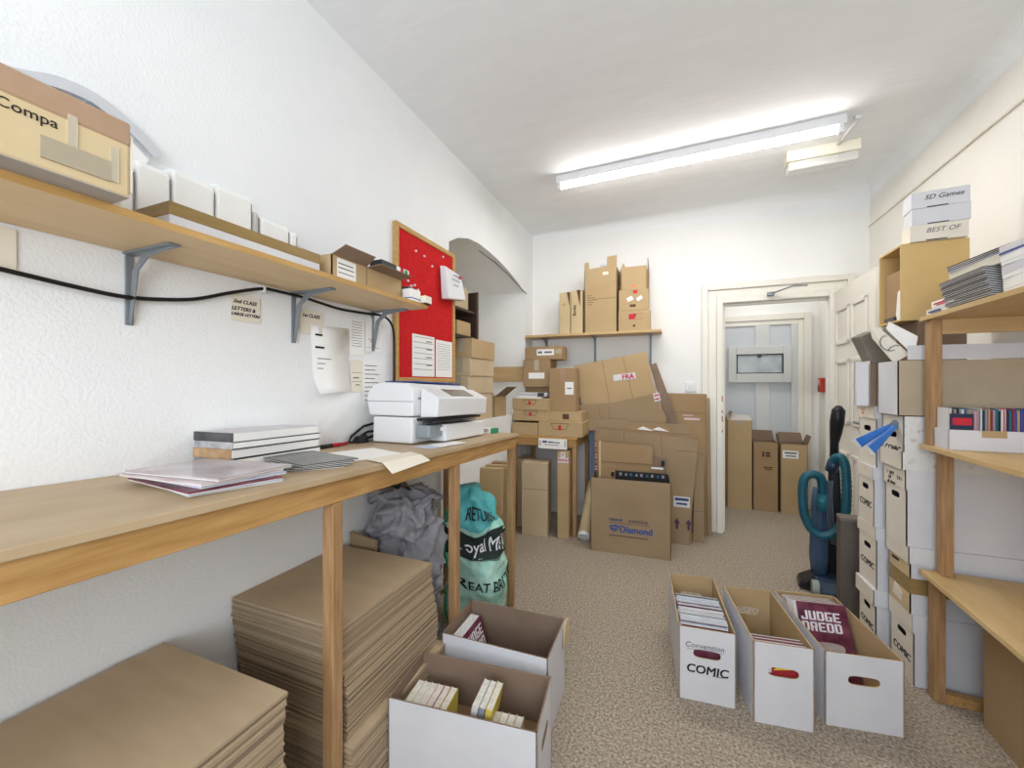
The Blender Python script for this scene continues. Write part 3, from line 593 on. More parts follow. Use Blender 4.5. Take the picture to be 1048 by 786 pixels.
# ------------------------------------------------------------------ sacks
def sack(parent, name, mats, rx, ry, H, seed, lean, fold, nz=.05, smooth=True, band=None, na=120, nr=96, crease=.05):
    def P(a, t, off=0):
        z = H*t
        k = (1 - .14*abs(t-.3)) if t < .75 else (1 - .063) * (1 - fold*((t-.75)/.25)**2)
        k *= 1 if t > .06 else (.9 + .1*t/.06)
        ca, sa = math.cos(a), math.sin(a)
        e = .72
        x, y = rx*k*math.copysign(abs(ca)**e, ca), ry*k*math.copysign(abs(sa)**e, sa)
        q = Vector((x*5, y*5, z*5 + seed)); d = noise.noise(q)*nz - (abs(noise.noise(q*1.9+Vector((4, 1, 2)))) - .2)*crease*(.25+t) - (abs(noise.noise(q*4.1+Vector((1, 7, 3)))) - .2)*crease*.55*(.1+t*t) + noise.noise(q*2.7)*nz*.55*(.5+t) + noise.noise(q*6)*nz*.2*(.3+t)
        rr = math.hypot(x, y) or 1
        x, y = x*(1 + (d+off)/max(rr, .08)), y*(1 + (d+off)/max(rr, .08))
        zz = z + noise.noise(q*1.7+Vector((9, 9, 9)))*nz*1.2*t
        return Vector((x + lean[0]*t*t, y + lean[1]*t*t, max(zz, 0)))
    w = MB()
    for r in range(nr+1):
        for a in range(na): w.v.append(tuple(P(2*math.pi*a/na, r/nr)))
    for r in range(nr):
        for a in range(na):
            b = (a+1) % na; w.f.append((r*na+a, r*na+b, (r+1)*na+b, (r+1)*na+a)); w.m.append(1 if (r+.5)/nr > band else 0)
    w.f.append(tuple(range(nr*na, nr*na+na))); w.m.append(1); w.f.append(tuple(range(na-1, -1, -1))); w.m.append(0)
    o = w.build(name, mats, parent, smooth=smooth)
    return o, P
def wrap(o, P, H, a0, radius):
    """bend a flat mesh (x right, y up, in metres) on to the sack"""
    for v in o.data.vertices:
        v.co = P(a0 + v.co.x/radius, max(0, min(1, v.co.y/H)), .006 + max(v.co.z, 0))
    o.matrix_basis = Matrix()
ms = thing('mail_sack', 'mint green mail sack with dark printed band standing under the bench', 'sack', (-.995, 1.945, 0), 0)
o, P = sack(ms, 'sack', [SACKM, SACKT], .16, .14, .70, 3.3, (-.02, .0), .55, .04, band=.77)
def patch(name, x0, x1, y0, y1, m, a0, rad, n=28):
    w = MB()
    for j in range(7):
        for i in range(n+1): w.v.append((x0+(x1-x0)*i/n, y0+(y1-y0)*j/6, 0))
    for j in range(6):
        for i in range(n): a = j*(n+1)+i; w.f.append((a, a+1, a+n+2, a+n+1)); w.m.append(0)
    b = w.build(name, m, ms, smooth=True); wrap(b, P, .70, a0, rad); return b
A0 = R(-50)
patch('dark_band', -.26, .26, .385, .515, BAND, A0, .18)
def wraptext(s, size, y, x, m, bold=0, name='printed_text', off=.0):
    t = text(s, size, (0, 0, 0), *FLAT, m, ms, name, bold=bold)
    bm = bmesh.new(); bm.from_mesh(t.data); bmesh.ops.subdivide_edges(bm, edges=[e for e in bm.edges if e.calc_length() > .012], cuts=2); bm.to_mesh(t.data); bm.free()
    for v in t.data.vertices: v.co.x += x; v.co.y += y; v.co.z += .003 + off
    wrap(t, P, .70, A0, .18)
wraptext('Royal Mail', .086, .45, .0, WINK, .0003)
wraptext('GREAT BRITAIN', .074, .245, .05, INK, .0006)
w = MB()
for a, b, c, d in ((-.04, .12, .325, .329), (-.04, .12, .368, .372), (-.04, -.036, .325, .372), (.116, .12, .325, .372)):
    for k in range(8): x0, x1 = a+(b-a)*k/8, a+(b-a)*(k+1)/8; w.poly([(x0, c, .002), (x1, c, .002), (x1, d, .002), (x0, d, .002)])
t = w.build('printed_panel', INK, ms); wrap(t, P, .60, A0, .18)
wraptext('RETURN', .05, .60, -.02, BAND, .001)
w = MB(); ln = [P(A0 + R(-78 + 0*k), k/24*.9, .004) for k in range(25)]; w.tube(ln, .006, 6); w.build('green_hem', DGREEN, ms, smooth=True)
gs = thing('grey_sack', 'grey woven sack with crumpled top slumped under the bench by the wall', 'sack', (-1.17, 1.595, 0), 0)
o, P2 = sack(gs, 'sack', [SACKG, SACKG], .14, .15, .78, 8.1, (.0, -.06), .38, .05, band=.7, crease=.16)
w = MB()
rim_ = [P2(2*math.pi*k/40, .93, .012) + Vector((0, 0, .012*math.sin(k*1.3))) for k in range(41)]; w.tube(rim_, .014, 8); w.build('rolled_rim', mat('light_grey_weave', '#a3a2ab', .8, '#7c7b86', 20, bump=.4, bscale=80), gs, smooth=True)
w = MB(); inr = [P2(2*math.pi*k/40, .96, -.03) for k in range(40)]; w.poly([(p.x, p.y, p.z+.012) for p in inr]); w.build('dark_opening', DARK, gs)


# ------------------------------------------------------------------ open comic boxes on the floor
def book(label, parent_loc, size, rot, m, group, name='paperback', cat='book', pm=None):
    """upright book: size=(thickness, depth, height)"""
    t = thing(name, label, cat, parent_loc, 0, group); t.rotation_euler = rot
    a, b, c = size
    MB().box(-a/2+.0012, a/2-.0012, -b/2+.002, b/2-.002, .001, c-.002).build('pages', pm or PAGES, t)
    w = MB(); w.box(-a/2, -a/2+.0011, -b/2, b/2, 0, c); w.box(a/2-.0011, a/2, -b/2, b/2, 0, c); w.box(-a/2, a/2, -b/2, -b/2+.0015, 0, c); w.build('cover', m, t)
    return t
# near box by the bench
def comicbox(label, loc, sx, sy, sz, rz, holes=(), mo=WCARD, mi=KRAFTD, group=None):
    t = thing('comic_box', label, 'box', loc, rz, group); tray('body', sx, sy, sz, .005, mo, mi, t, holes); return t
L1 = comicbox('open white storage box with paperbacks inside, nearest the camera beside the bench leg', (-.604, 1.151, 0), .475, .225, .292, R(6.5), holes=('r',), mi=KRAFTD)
def inbox(o, x, y, z): return tuple(Matrix.Translation(o.location) @ Matrix.Rotation(o.rotation_euler.z, 4, 'Z') @ Vector((x, y, z)))
cols = ['cream', 'white', 'cream', 'pink', 'red', 'yellow']; nm = ['cream', 'white', 'second cream', 'pink', 'red', 'yellow']
for k in range(6):
    book('upright %s paperback in the row at the left of the near white box' % nm[k], inbox(L1, -.195+.024*k, -.035, .135), (.0225, .12, .125), (0, R(2), L1.rotation_euler.z), SP[cols[k]], 'paperbacks in the near white box')
for k in range(3):
    book(['white', 'grey', 'yellow'][k] + ' paperback leaning above the row in the near white box', inbox(L1, .012+.022*k, -.02, .14), (.02, .12, .16), (0, R(10), L1.rotation_euler.z), [SP['white'], SP['grey'], SP['yellow']][k], 'leaning paperbacks in the near white box')
for k in range(4):
    book('low upright pale paperback right of the leaning ones in the near white box', inbox(L1, .09+.024*k, -.055, .135), (.022, .1, .105), (0, 0, L1.rotation_euler.z), SP['cream'], 'low paperbacks in the near white box')
MB().box(-.2325, .2325, -.1075, .1075, .004, .133).build('inner_packing', KRAFT2, L1)
L2 = comicbox('open white storage box with one torn corner, second from the camera beside the bench', (-.634, 1.492, 0), .43, .262, .292, R(1.5), holes=(), mi=KRAFTD)
w = MB(); w.prism([(.216, .08, .2), (.217, .131, .18), (.217, .131, .293), (.216, .1, .29)], [(.224, .07, .21), (.236, .135, .2), (.232, .14, .30), (.226, .1, .285)]); w.build('torn_corner', KRAFT3, L2)
for k in range(5):
    t = comic('comic leaning in the second storage box, %s' % ['hidden pages edge', 'thin white pages', 'white pages', 'white pages behind the front cover', 'dark red cover facing out'][k], inbox(L2, -.118+.010*k, -.0, .006), 0, SKIN_PRINTS[0] if k == 4 else SP['white'], 'comics in the second storage box', .17, .26, .009, 0)
    t.rotation_euler = (Matrix.Rotation(L2.rotation_euler.z, 3, 'Z') @ Matrix.Rotation(R(-62), 3, 'Y').inverted() @ Matrix.Rotation(R(90), 3, 'Z')).to_euler()
    fr = Matrix.Rotation(L2.rotation_euler.z, 3, 'Z') @ Matrix.Rotation(R(72), 3, 'Y') @ Matrix.Rotation(R(90), 3, 'Z')
    t.rotation_euler = fr.to_euler(); t.location = Vector(t.location) + fr @ Vector((0, .13, 0))
    if k == 4: blocktext('JUDGE', .15, .042, 0, .09, .0091, WINK, t); blocktext('DREDD', .15, .042, 0, .04, .0091, WINK, t)
# the three on the carpet
def grip(o, *a): pass
C1 = comicbox('narrow open white box marked COMIC full of bagged comics, left of three', (.1, 2.006, 0), .208, .475, .29, R(5), holes=('f', 'b'), mi=KRAFT)
text('COMIC', .046, (0, -.2395, .128), *FRONT, INK, C1, bold=.001, shear=.12, sx=1.02)
text('Convention', .03, (-.01, -.239, .222), *FRONT, INKG, C1, 'handwriting', shear=.25)
lines([(-.075, .06, 0, .0015), (.02, .06, -.094, .003)], INKG, (0, -.2393, .206), *FRONT, C1)
bagm = mat('clear_bag', '#dfe2e6', .15, '#c8ccd2', 9, spec=.7)
for k in range(26):
    t = comic('bagged white-edged comic standing in the box marked COMIC', inbox(C1, random.uniform(-.006, .006), -.222+.0105*k, .006), 0, bagm if k % 3 else SKIN_PRINTS[(k//3) % 5], 'bagged comics in the box marked COMIC', .178, .272+random.uniform(-.004, .006), .006, 0)
    m3 = Matrix.Rotation(C1.rotation_euler.z, 3, 'Z') @ Matrix.Rotation(R(90-5), 3, 'X')
    t.rotation_euler = m3.to_euler(); t.location = Vector(t.location) + m3 @ Vector((0, .135, 0))
C2 = comicbox('half empty open white comic box with red in its hand hole, middle of three', (.347, 1.965, 0), .2, .43, .302, R(7.5), holes=('f', 'b'), mi=KRAFT)
for k in range(9):
    t = comic('comic at the front of the half empty middle box', inbox(C2, 0, -.205+.008*k, .006), 0, [SPINES[1], SP['black'], SP['white']][k % 3], 'comics in the half empty middle box', .172, .285-.002*k, .006, 0)
    m3 = Matrix.Rotation(C2.rotation_euler.z, 3, 'Z') @ Matrix.Rotation(R(90-3), 3, 'X')
    t.rotation_euler = m3.to_euler(); t.location = Vector(t.location) + m3 @ Vector((0, .14, 0))
    if k == 0:
        w = MB(); w.prism([(-.03, .05, .0065), (.03, .06, .0065), (.02, .075, .0065), (-.01, .07, .0065)], [(-.03, .05, .007), (.03, .06, .007), (.02, .075, .007), (-.01, .07, .007)]); w.build('yellow_print', mat('yellow_print', '#e6c63a', .4), t)
        MB().box(-.06, -.035, .04, .08, .0065, .007).build('pale_print', SP['white'], t)
C3 = comicbox('wide open white comic box with maroon comics leaning inside, right of the three', (.608, 2.07, 0), .25, .46, .272, R(9), holes=('f',), mi=KRAFT)
for k in range(16):
    front = k == 0
    t = comic('front comic with a maroon cover lettered JUDGE DREDD in the right box' if front else 'comic leaning behind the maroon cover in the right box', inbox(C3, .012 if front else random.uniform(-.012, .0), -.02+.0075*k, .006), 0, SKIN_PRINTS[0] if front else [SKIN_PRINTS[3], SP['white'], SKIN_PRINTS[4], SP['tan']][k % 4], 'comics in the right white box', .19, .31-.0035*k, .006, 0)
    m3 = Matrix.Rotation(C3.rotation_euler.z, 3, 'Z') @ Matrix.Rotation(R(90-24), 3, 'X')
    t.rotation_euler = m3.to_euler(); t.location = Vector(t.location) + m3 @ Vector((0, .155, 0))
    if front:
        t['label'] = 'front comic with a maroon cover and white block lettering in the right white box'; del t['group']
        blocktext('JUDGE', .155, .036, -.008, .104, .0061, WINK, t); blocktext('DREDD', .155, .036, -.008, .062, .0061, WINK, t)
        w = MB(); pts = [(.055*math.cos(a)*(1+.25*math.sin(3*a)), -.03+.045*math.sin(a)*(1+.2*math.cos(2*a))) for a in [2*math.pi*j/28 for j in range(28)]]
        w.prism([(x, y, .0061) for x, y in pts], [(x, y, .0066) for x, y in pts]); w.build('pale_splash', SKIN_PRINTS[4], t)

# ------------------------------------------------------------------ table at the back
TB = .828
tb = thing('back_table', 'wooden table loaded with parcels by the back wall', 'table', (-1.04, 3.54, 0))
MB().box(-.285, .30, -.285, .29, TB-.02, TB).build('top', PLYE, tb, bevel=.002)
w = MB().box(-.27, .285, -.265, -.24, TB-.085, TB-.02); w.box(.262, .285, -.24, .27, TB-.085, TB-.02); w.build('apron', PINE, tb)
for x, y in ((.255, -.265), (.255, .24), (-.285, .24), (-.285, -.265)): MB().box(x, x+.034, y, y+.034, 0, TB-.0855).build('leg', PINEZ, tb, bevel=.002)
ps = thing('paper_sign', 'white paper sign with faint print hanging on the front edge of the back table', 'sign', (-.94, 3.235, TB-.055))
MB().box(-.125, .12, -.006, 0, -.045, .04).build('sheet', PAPER, ps)
lines([(-.09, -.05, .012, .016), (-.04, .0, .01, .01), (.0, .06, .008, .008), (-.07, .05, -.012, .004)], INKB, (0, -.0065, 0), *FRONT, ps)
w = MB(); w.box(-.112, -.106, -.0065, -.006, -.02, .02); w.box(.1, .106, -.0065, -.006, -.025, .03); w.build('black_clip_mark', INK, ps)
def front_label(t, sy, x, z, w_, h_, m=PAPER, rows=()): return sticker(t, (x, -sy/2-.0008, z), *FRONT, w_, h_, m, rows)
# beneath the table
t = sealed('tall_carton', 'tall beige carton standing upright at the front under the back table', (-1.095, 3.27, 0), .22, .2, .61, R(8), KRAFT3, tape=None)
MB().box(-.111, .111, -.1008, -.1, .39, .393).build('fold_line', EDGE, t)
t = sealed('tall_carton', 'pale beige carton half hidden left of the tall one under the back table', (-1.262, 3.46, 0), .12, .24, .60, R(3), KRAFT3, tape=None)
t = sealed('tall_carton', 'narrow carton with fragile tape standing beside the right table leg', (-.85, 3.3, 0), .095, .2, .712, R(3), KRAFT, tape=None)
tp = MB().box(-.045, .0478, -.1008, -.1, .625, .665); tp.box(-.02, .02, -.1008, -.1, .665, .71); tp = tp.build('white_tape', WCARD, t); text('FRAGILE', .026, (.003, -.1012, .645), *FRONT, INKR, t, bold=.001); text('F', .03, (0, -.1012, .69), *FRONT, INKR, t, bold=.001)
for k, (x, y, sx, h_, lab_, m) in enumerate(((-1.245, 2.86, .07, .66, 'rightmost, without marks', KRAFT2), (-1.255, 2.76, .055, .655, 'middle, with a red stamp', KRAFT), (-1.265, 2.665, .06, .65, 'leftmost and most tilted', KRAFT))):
    t = thing('flat_carton', 'flat brown carton standing on end behind the bench end, ' + lab_, 'box', (x, y, 0), R(0), None); t.rotation_euler = (R(-3), 0, R(6))
    MB().box(-.08, .10, -sx/2, sx/2, .004, h_).build('body', m, t, bevel=.004)
    if k == 1: w = MB(); w.box(.1002, .1008, -.012, .012, .3, .42); w.build('red_stamp', INKR, t)
    if k == 2: text('O', .05, (.1006, 0, .3), *LEFTW, INKBR, t)
tu = thing('poster_tube', 'long brown cardboard tube with white end cap leaning beside the back table', 'tube', (-.678, 3.235, .052))
w = MB().tube([(0, 0, 0), (.005, .36, .33)], .047, 20); w.build('tube', KRAFTY, tu, smooth=True)
MB().tube([(0, -.02, -.018), (0, .001, .001)], .0485, 20).build('end_cap', WPLAST, tu, smooth=False)
bp = thing('blue_shade_panel', 'panel coloured as the blue shade in the gap behind the cardboard tube', 'panel', (-.66, 3.66, 0)); MB().box(-.06, .06, 0, .03, 0, .86).build('panel', mat('blue_shade_panel', '#7d93ad', .6), bp, bevel=.003)  # added panel, blue shade of the gap put into its colour
# parcels on the table
def flatbox(label, x0, x1, z0, z1, y, d, handle=True, m=KRAFT, rz=0):
    t = thing('flat_box', label, 'box', ((x0+x1)/2, y+d/2, z0), rz)
    sx, sz = x1-x0, z1-z0
    MB().box(-sx/2, sx/2, -d/2, d/2, 0, sz).build('body', m, t, bevel=.003)
    if handle:
        w = MB(); pts = [(-sx*.2, sz-.012), (sx*.2, sz-.012), (sx*.14, sz*.5), (-sx*.14, sz*.5)]
        for (a, b), (c, e) in zip(pts, pts[1:]+pts[:1]):
            l = math.hypot(c-a, e-b); nx, ny = -(e-b)/l*.002, (c-a)/l*.002; w.poly([(a-nx, -d/2-.0006, b-ny), (c-nx, -d/2-.0006, e-ny), (c+nx, -d/2-.0006, e+ny), (a+nx, -d/2-.0006, b+ny)])
        w.build('tab_outline', INKBR, t); MB().box(-.012, .012, -d/2-.001, -d/2, sz*.45, sz*.78).build('red_mark', INKR, t)
    return t
flatbox('low flat carton on the left of the back table, under the two thin boxes', -1.32, -1.082, TB+.001, .933, 3.262, .4, False)
flatbox('low flat carton with a dark tab on the right of the back table', -1.078, -.70, TB+.001, .95, 3.262, .31)
flatbox('thin carton with a red mark, lower of the pair on the back table', -1.325, -1.0, .9505, 1.045, 3.29, .33, rz=R(1))
flatbox('thin carton with a red mark, upper of the pair on the back table', -1.325, -1.0, 1.0455, 1.143, 3.285, .33, rz=R(-1))
pa = thing('paper_pile', 'pile of white paper and a clip on the thin cartons of the back table', 'paper', (-1.165, 3.44, 1.1435)); MB().box(-.14, .1, -.12, .1, 0, .018).build('lower_sheets', PAPER, pa, bevel=.002); MB().box(-.12, .13, -.1, .1, .0185, .05).build('upper_sheets', WCARD, pa, bevel=.002)
MB().box(.06, .115, -.125, -.1, .015, .05).build('dark_clip', DARK, pa, bevel=.004); MB().box(-.12, .05, -.1006, -.1, .03, .034).build('dark_edge', INKG, pa)
t = flatbox('small brown carton with a dark stamp under the tall parcel on the back table', -1.0, -.72, .9505, 1.032, 3.32, .26, False); w = MB().box(-.02, .035, -.1306, -.13, .02, .065); w.build('dark_stamp', INKBR, t)
t = sealed('tall_parcel', 'tall brown parcel with a white address label on the back table', (-.9, 3.46, 1.0325), .235, .16, .375, R(2), KRAFT2, tape='y', drop=.12)
front_label(t, .16, .06, .2, .075, .11, PAPER, [(-.02, .02, .0, .01)])
t = flatbox('brown carton behind the papers under the taped parcel on the back table', -1.3, -1.06, 1.144, 1.245, 3.56, .24, False, KRAFT2); 
t = sealed('taped_parcel', 'brown parcel with a torn label and shiny tape, second from top of its pile', (-1.165, 3.58, 1.2455), .255, .24, .245, R(2), KRAFT2, tape='y', tm=CTAPE, drop=.1)
front_label(t, .24, .0, .1, .15, .055, PAPER); front_label(t, .24, 0, .19, .03, .05, CTAPE)
t = sealed('small_parcel', 'small brown parcel with white shipping label on top of its pile', (-1.1, 3.56, 1.491), .35, .2, .118, R(2), KRAFT2, tape=None)
front_label(t, .2, .02, .065, .16, .055, PAPER, [(-.07, -.03, 0, .02), (-.01, .06, 0, .016)]); front_label(t, .2, .14, .07, .05, .035, CTAPE)

# cartons in the arched recess
dk = thing('dark_rack', 'dark brown open rack in the arched recess, behind the red board', 'rack', (-1.62, 2.56, SILL+.60))
DB = mat('dark_wood', '#4a3830', .5, '#3c2d26', 6)
w = MB(); w.box(-.234, .234, -.16, .139, .0, .018); w.box(-.234, .234, -.16, .139, .19, .208); w.build('shelf', DB, dk)
w = MB(); pr_ = [(-.2, 0), (.14, 0)]
MB().box(.235, .25, .12, .14, 0, .34).build('upright', DB, dk); MB().box(-.25, -.235, -.16, .14, 0, .40).build('upright', DB, dk); MB().box(-.25, .25, .14, .15, 0, .36).build('back_panel', DB, dk)
for k, (z0, h_, lab_) in enumerate(((SILL+.001, .198, 'bottom'), (1.2, .128, 'second'), (1.329, .128, 'third'), (1.458, .14, 'top'))):
    t = sealed('carton', 'tan carton with shiny tape in the recess pile, %s of four' % lab_, (-1.4455+.008*k, 2.725+.003*k, z0), .17, .4, h_, R(-2+k), KRAFT3 if k < 3 else KRAFT, tape='y', tm=CTAPE, drop=.1)
for x, z, sx, h_, lab_, m in ((-1.47, 1.6195, .14, .10, 'low tan carton on the middle rack shelf in the recess', KRAFT), (-1.5, 1.809, .16, .155, 'beige carton on the top rack shelf in the recess, white label', KRAFT3)):
    t = sealed('carton', lab_, (x, 2.54, z), sx, .2, h_, 0, m, tape=None); front_label(t, .2, .01, h_*.35, .05, .04)
t = sealed('carton', 'small white carton wedged beside the tan one on the rack shelf', (-1.6, 2.54, 1.6195), .08, .18, .13, 0, WCARD, tape=None)
on_ = thing('open_carton', 'open brown carton with a grey torn flap right of the printer', 'box', (-1.42, 3.065, SILL))
tray('body', .15, .24, .17, .004, KRAFT, KRAFTD, on_); flap(on_, (.075, -.12, .17), (.075, .12, .17), (1, 0, 0), R(38), .13, .003, GCARD, KRAFTD); flap(on_, (-.075, -.12, .17), (.075, -.12, .17), (0, -1, 0), R(50), .1, .003, KRAFT, KRAFT)
wb = tag(MB().box(NB+.01, XW-.005, 3.59, 3.625, 1.295, 1.437).build('wooden_batten', PLYX, bevel=.003), 'wide pale wooden batten across the right side of the arched recess', 'batten')
nc = MB().tube([(XW-.05, 2.75, 2.29), (XW-.035, 3.0, 2.272), (XW-.02, 3.25, 2.235), (XW-.004, 3.55, 2.168), (XW+.006, 3.66, 2.145)], .004, 6).build('wire', INKG, smooth=True); tag(nc, 'thin grey wire running under the edge of the arch', 'wire')

# ------------------------------------------------------------------ shelf on the back wall
bs = thing('back_wall_shelf', 'short wooden shelf on grey brackets on the back wall', 'shelf', (-.715, YB, 1.714))
MB().box(-.612, .615, -.235, -.002, 0, .022).build('board', PLYX, bs, bevel=.002)
for x in (-1.18, -.70, -.198): bracket(bs, x+.715, 0, 0, .19, .27, 'y')
ZB = 1.7365
def upright(label, x0, x1, h_, y, d, m=KRAFT, name='carton', rz=0, z=ZB):
    t = thing(name, label, 'box', ((x0+x1)/2, y+d/2, z), rz); MB().box(-(x1-x0)/2, (x1-x0)/2, -d/2, d/2, 0, h_).build('body', m, t, bevel=.003); return t
t = upright('thin upright carton at the left end of the back wall shelf', -.99, -.888, .385, 3.635, .17, KRAFTY, rz=R(-3)); w = MB(); w.poly([(.02, -.0857, .384), (.05, -.0857, .384), (.046, -.0857, .25)]); w.build('dark_gap', INKBR, t); text('12', .03, (-.01, -.0857, .27), *FRONT, INK, t)
t = upright('thin upright carton with dark print, second from the left on the back wall shelf', -.88, -.772, .395, 3.63, .17, KRAFTY, rz=R(-2)); w = MB(); w.poly([(.0, -.0857, .394), (.035, -.0857, .394), (.03, -.0857, .24)]); w.build('dark_gap', INKBR, t); text('Books', .04, (-.02, -.0857, .21), (0, 0, 1), (-1, 0, 0), INK, t, bold=.001)
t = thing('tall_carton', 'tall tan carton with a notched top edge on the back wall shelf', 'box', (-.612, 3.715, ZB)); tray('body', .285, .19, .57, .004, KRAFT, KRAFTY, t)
w = MB(); w.prism([(-.1425, -.095, .57), (.1425, -.095, .57), (.1425, -.095, .672), (.06, -.095, .665), (.055, -.095, .582), (-.1, -.095, .572), (-.105, -.095, .635), (-.1425, -.095, .63)], [(x, -.091, z) for x, z in ((-.1425, .57), (.1425, .57), (.1425, .672), (.06, .665), (.055, .582), (-.1, .572), (-.105, .635), (-.1425, .63))]); w.build('notched_flap', KRAFT, t)
lines([(-.12, -.07, .33, .004), (-.12, -.05, .31, .004), (-.12, -.03, .29, .004), (-.12, -.06, .27, .004), (-.12, -.07, .25, .004), (-.07, .13, .297, .003)], INKBR, (0, -.0957, 0), *FRONT, t); front_label(t, .19, .045, .52, .05, .028, CREAMP)
w = MB().box(-.04, .03, .0945, .095, .6, .66); sticker(t, (.01, .09, .62), *FRONT, .09, .07, WCARD, [(-.02, .02, .01, .012), (-.035, .035, -.012, .014)])
t = thing('tall_carton', 'tall open carton behind three boxes at the right of the back wall shelf', 'box', (-.335, 3.79, ZB)); tray('body', .25, .1, .55, .004, KRAFT, KRAFTY, t)
w = MB(); w.prism([(-.125, -.05, .55), (-.06, -.05, .55), (-.09, -.05, .63)], [(-.125, -.046, .55), (-.06, -.046, .55), (-.09, -.046, .63)]); w.build('left_flap', KRAFT, t); w = MB(); w.prism([(.121, -.05, .55), (.121, .05, .55), (.115, .0, .66), (.115, -.05, .65)], [(.125, -.05, .55), (.125, .05, .55), (.119, .0, .66), (.119, -.05, .65)]); w.build('right_flap', KRAFTD, t)
t = upright('carton with red printed panel, bottom of three on the back wall shelf', -.456, -.19, .175, 3.625, .11); sticker(t, (-.02, -.0556, .12), *FRONT, .05, .045, INKR); lines([(.0, .075, .022, .003), (.0, .075, -.022, .003)], INKR, (0, -.0557, .12), *FRONT, t); lines([(-.01, .015, .0, .03), (-.01, .01, -.09, .02)], INKBR, (0, -.0556, .13), *FRONT, t)
t = upright('carton with two small white stickers, middle of three on the back wall shelf', -.452, -.205, .182, 3.625, .11, z=ZB+.1755); sticker(t, (-.03, -.056, .1), (1, 0, .4), (-.4, 0, 1), .05, .035); sticker(t, (.05, -.056, .1), (1, 0, .6), (-.6, 0, 1), .05, .03); sticker(t, (.015, -.0556, .16), *FRONT, .035, .03, INKR); lines([(-.03, .02, .04, .022)], INKBR, (0, -.0556, 0), *FRONT, t)
t = upright('plain carton on top of the three on the back wall shelf', -.43, -.224, .2, 3.63, .11, z=ZB+.358); sticker(t, (0, -.0556, .03), *FRONT, .045, .02, ORANGE)

# ------------------------------------------------------------------ flattened cardboard piled round the printed open box
def slab(label, pts, y0, lean, th, m, name='flattened_carton', score=(), group=None):
    """board leaning back: pts in (x, z); y = y0 + lean*z"""
    w = MB(); w.prism([(x, y0+lean*z, z) for x, z in pts], [(x, y0+lean*z+th, z) for x, z in pts], 0, 1)
    o = w.build(name, [m, EDGE]); tag(o, label, 'cardboard', group)
    if score:
        w = MB()
        for (x0, z0), (x1, z1) in score:
            dx, dz = x1-x0, z1-z0; l = math.hypot(dx, dz); a, b = -dz/l*.0018, dx/l*.0018; e = .0008
            w.poly([(x0-a, y0+lean*(z0-b)-e, z0-b), (x1-a, y0+lean*(z1-b)-e, z1-b), (x1+a, y0+lean*(z1+b)-e, z1+b), (x0+a, y0+lean*(z0+b)-e, z0+b)])
        w.build('fold_lines', EDGE, o)
    return o
o = slab('big flattened tan carton with a red and white FRAGILE label, tallest of the pile', [(-.50, .02), (-.03, .02), (.02, .5), (-.068, .954), (-.146, 1.183), (-.224, 1.55), (-.862, 1.435), (-.779, 1.08), (-.73, .98), (-.58, .6)], 3.58, .04, .014, KRAFT, score=[((-.60, 1.48), (-.53, 1.1)), ((-.42, 1.51), (-.33, 1.14))])
sl = sticker(o, (-.405, 3.629, 1.333), (1, 0, .12), (-.12, 0, 1), .19, .055, WCARD); text('FRA', .058, (.03, -.003, .0008), *FLAT, INKR, sl, bold=.002)
o = slab('darker folded lower flap of the tall FRAGILE carton with red tape at its corner', [(-.54, .02), (-.1, .02), (-.06, .99), (-.15, 1.19), (-.5, 1.105), (-.79, 1.08), (-.775, .97), (-.725, .97), (-.56, .6)], 3.555, .03, .008, KRAFT4, score=[((-.62, 1.07), (-.6, .94)), ((-.53, 1.07), (-.52, .94))])
sticker(o, (-.135, 3.585, 1.16), (1, 0, .25), (-.25, 0, 1), .05, .07, WCARD, [(-.02, .02, .015, .012), (-.02, .015, -.015, .012)], rm=INKR)
slab('dark brown strip of board sticking out diagonally right of the FRAGILE carton', [(-.02, .02), (.20, .02), (.03, .949), (-.145, 1.455), (-.2, 1.437), (-.05, .9)], 3.66, .03, .008, KRAFTD)
o = slab('large tan board with a white scrawl leaning on the wall by the doorway', [(-.08, 0), (.268, 0), (.255, 1.184), (-.06, 1.19)], 3.73, .03, .012, KRAFT2, score=[((-.06, 1.03), (.256, 1.02))])
lines([(.02, .1, 0, .008), (.03, .15, -.03, .02)], mat('chalk_ink', '#d6c0c4', .7), (.05, 3.758, 1.0), *FRONT, o, 'handwriting')
slab('narrow dark edge of board nearest the door frame', [(.262, 0), (.292, 0), (.278, 1.15), (.25, 1.15)], 3.715, .03, .01, KRAFT4)
slab('dull brown board with a stepped top edge behind the printed open box', [(-.61, .0), (.13, .0), (.125, .94), (-.364, .952), (-.364, .972), (-.707, .965), (-.707, .86), (-.63, .86)], 3.505, .03, .012, KRAFT4, score=[((-.3, .88), (.12, .86))])
o = slab('brown board with sloping top reaching down to the carpet, right of the open box', [(-.60, .0), (.105, .0), (.175, .834), (-.05, .856), (-.38, .878), (-.626, .894)], 3.44, .025, .014, KRAFT4, score=[((-.39, .87), (-.385, .75)), ((-.1, .85), (-.09, .7)), ((.02, .74), (.165, .735)), ((.0, .15), (.11, .15))])
sticker(o, (.055, 3.4475, .335), *FRONT, .12, .085, WCARD, [(-.05, .05, .02, .02), (-.04, .04, -.015, .014)], rm=INKB)
w = MB()
for x in (.02, .105):
    w.prism([(x-.009, 3.44, .12), (x+.009, 3.44, .12), (x+.009, 3.443, .165), (x-.009, 3.443, .165)], [(x-.009, 3.4445, .12), (x+.009, 3.4445, .12), (x+.009, 3.4455, .165), (x-.009, 3.4455, .165)]); w.prism([(x-.024, 3.441, .165), (x+.024, 3.441, .165), (x, 3.442, .205)][::-1], [(x-.024, 3.446, .165), (x+.024, 3.446, .165), (x, 3.447, .205)][::-1])
w.build('arrow_print', INKP, o)
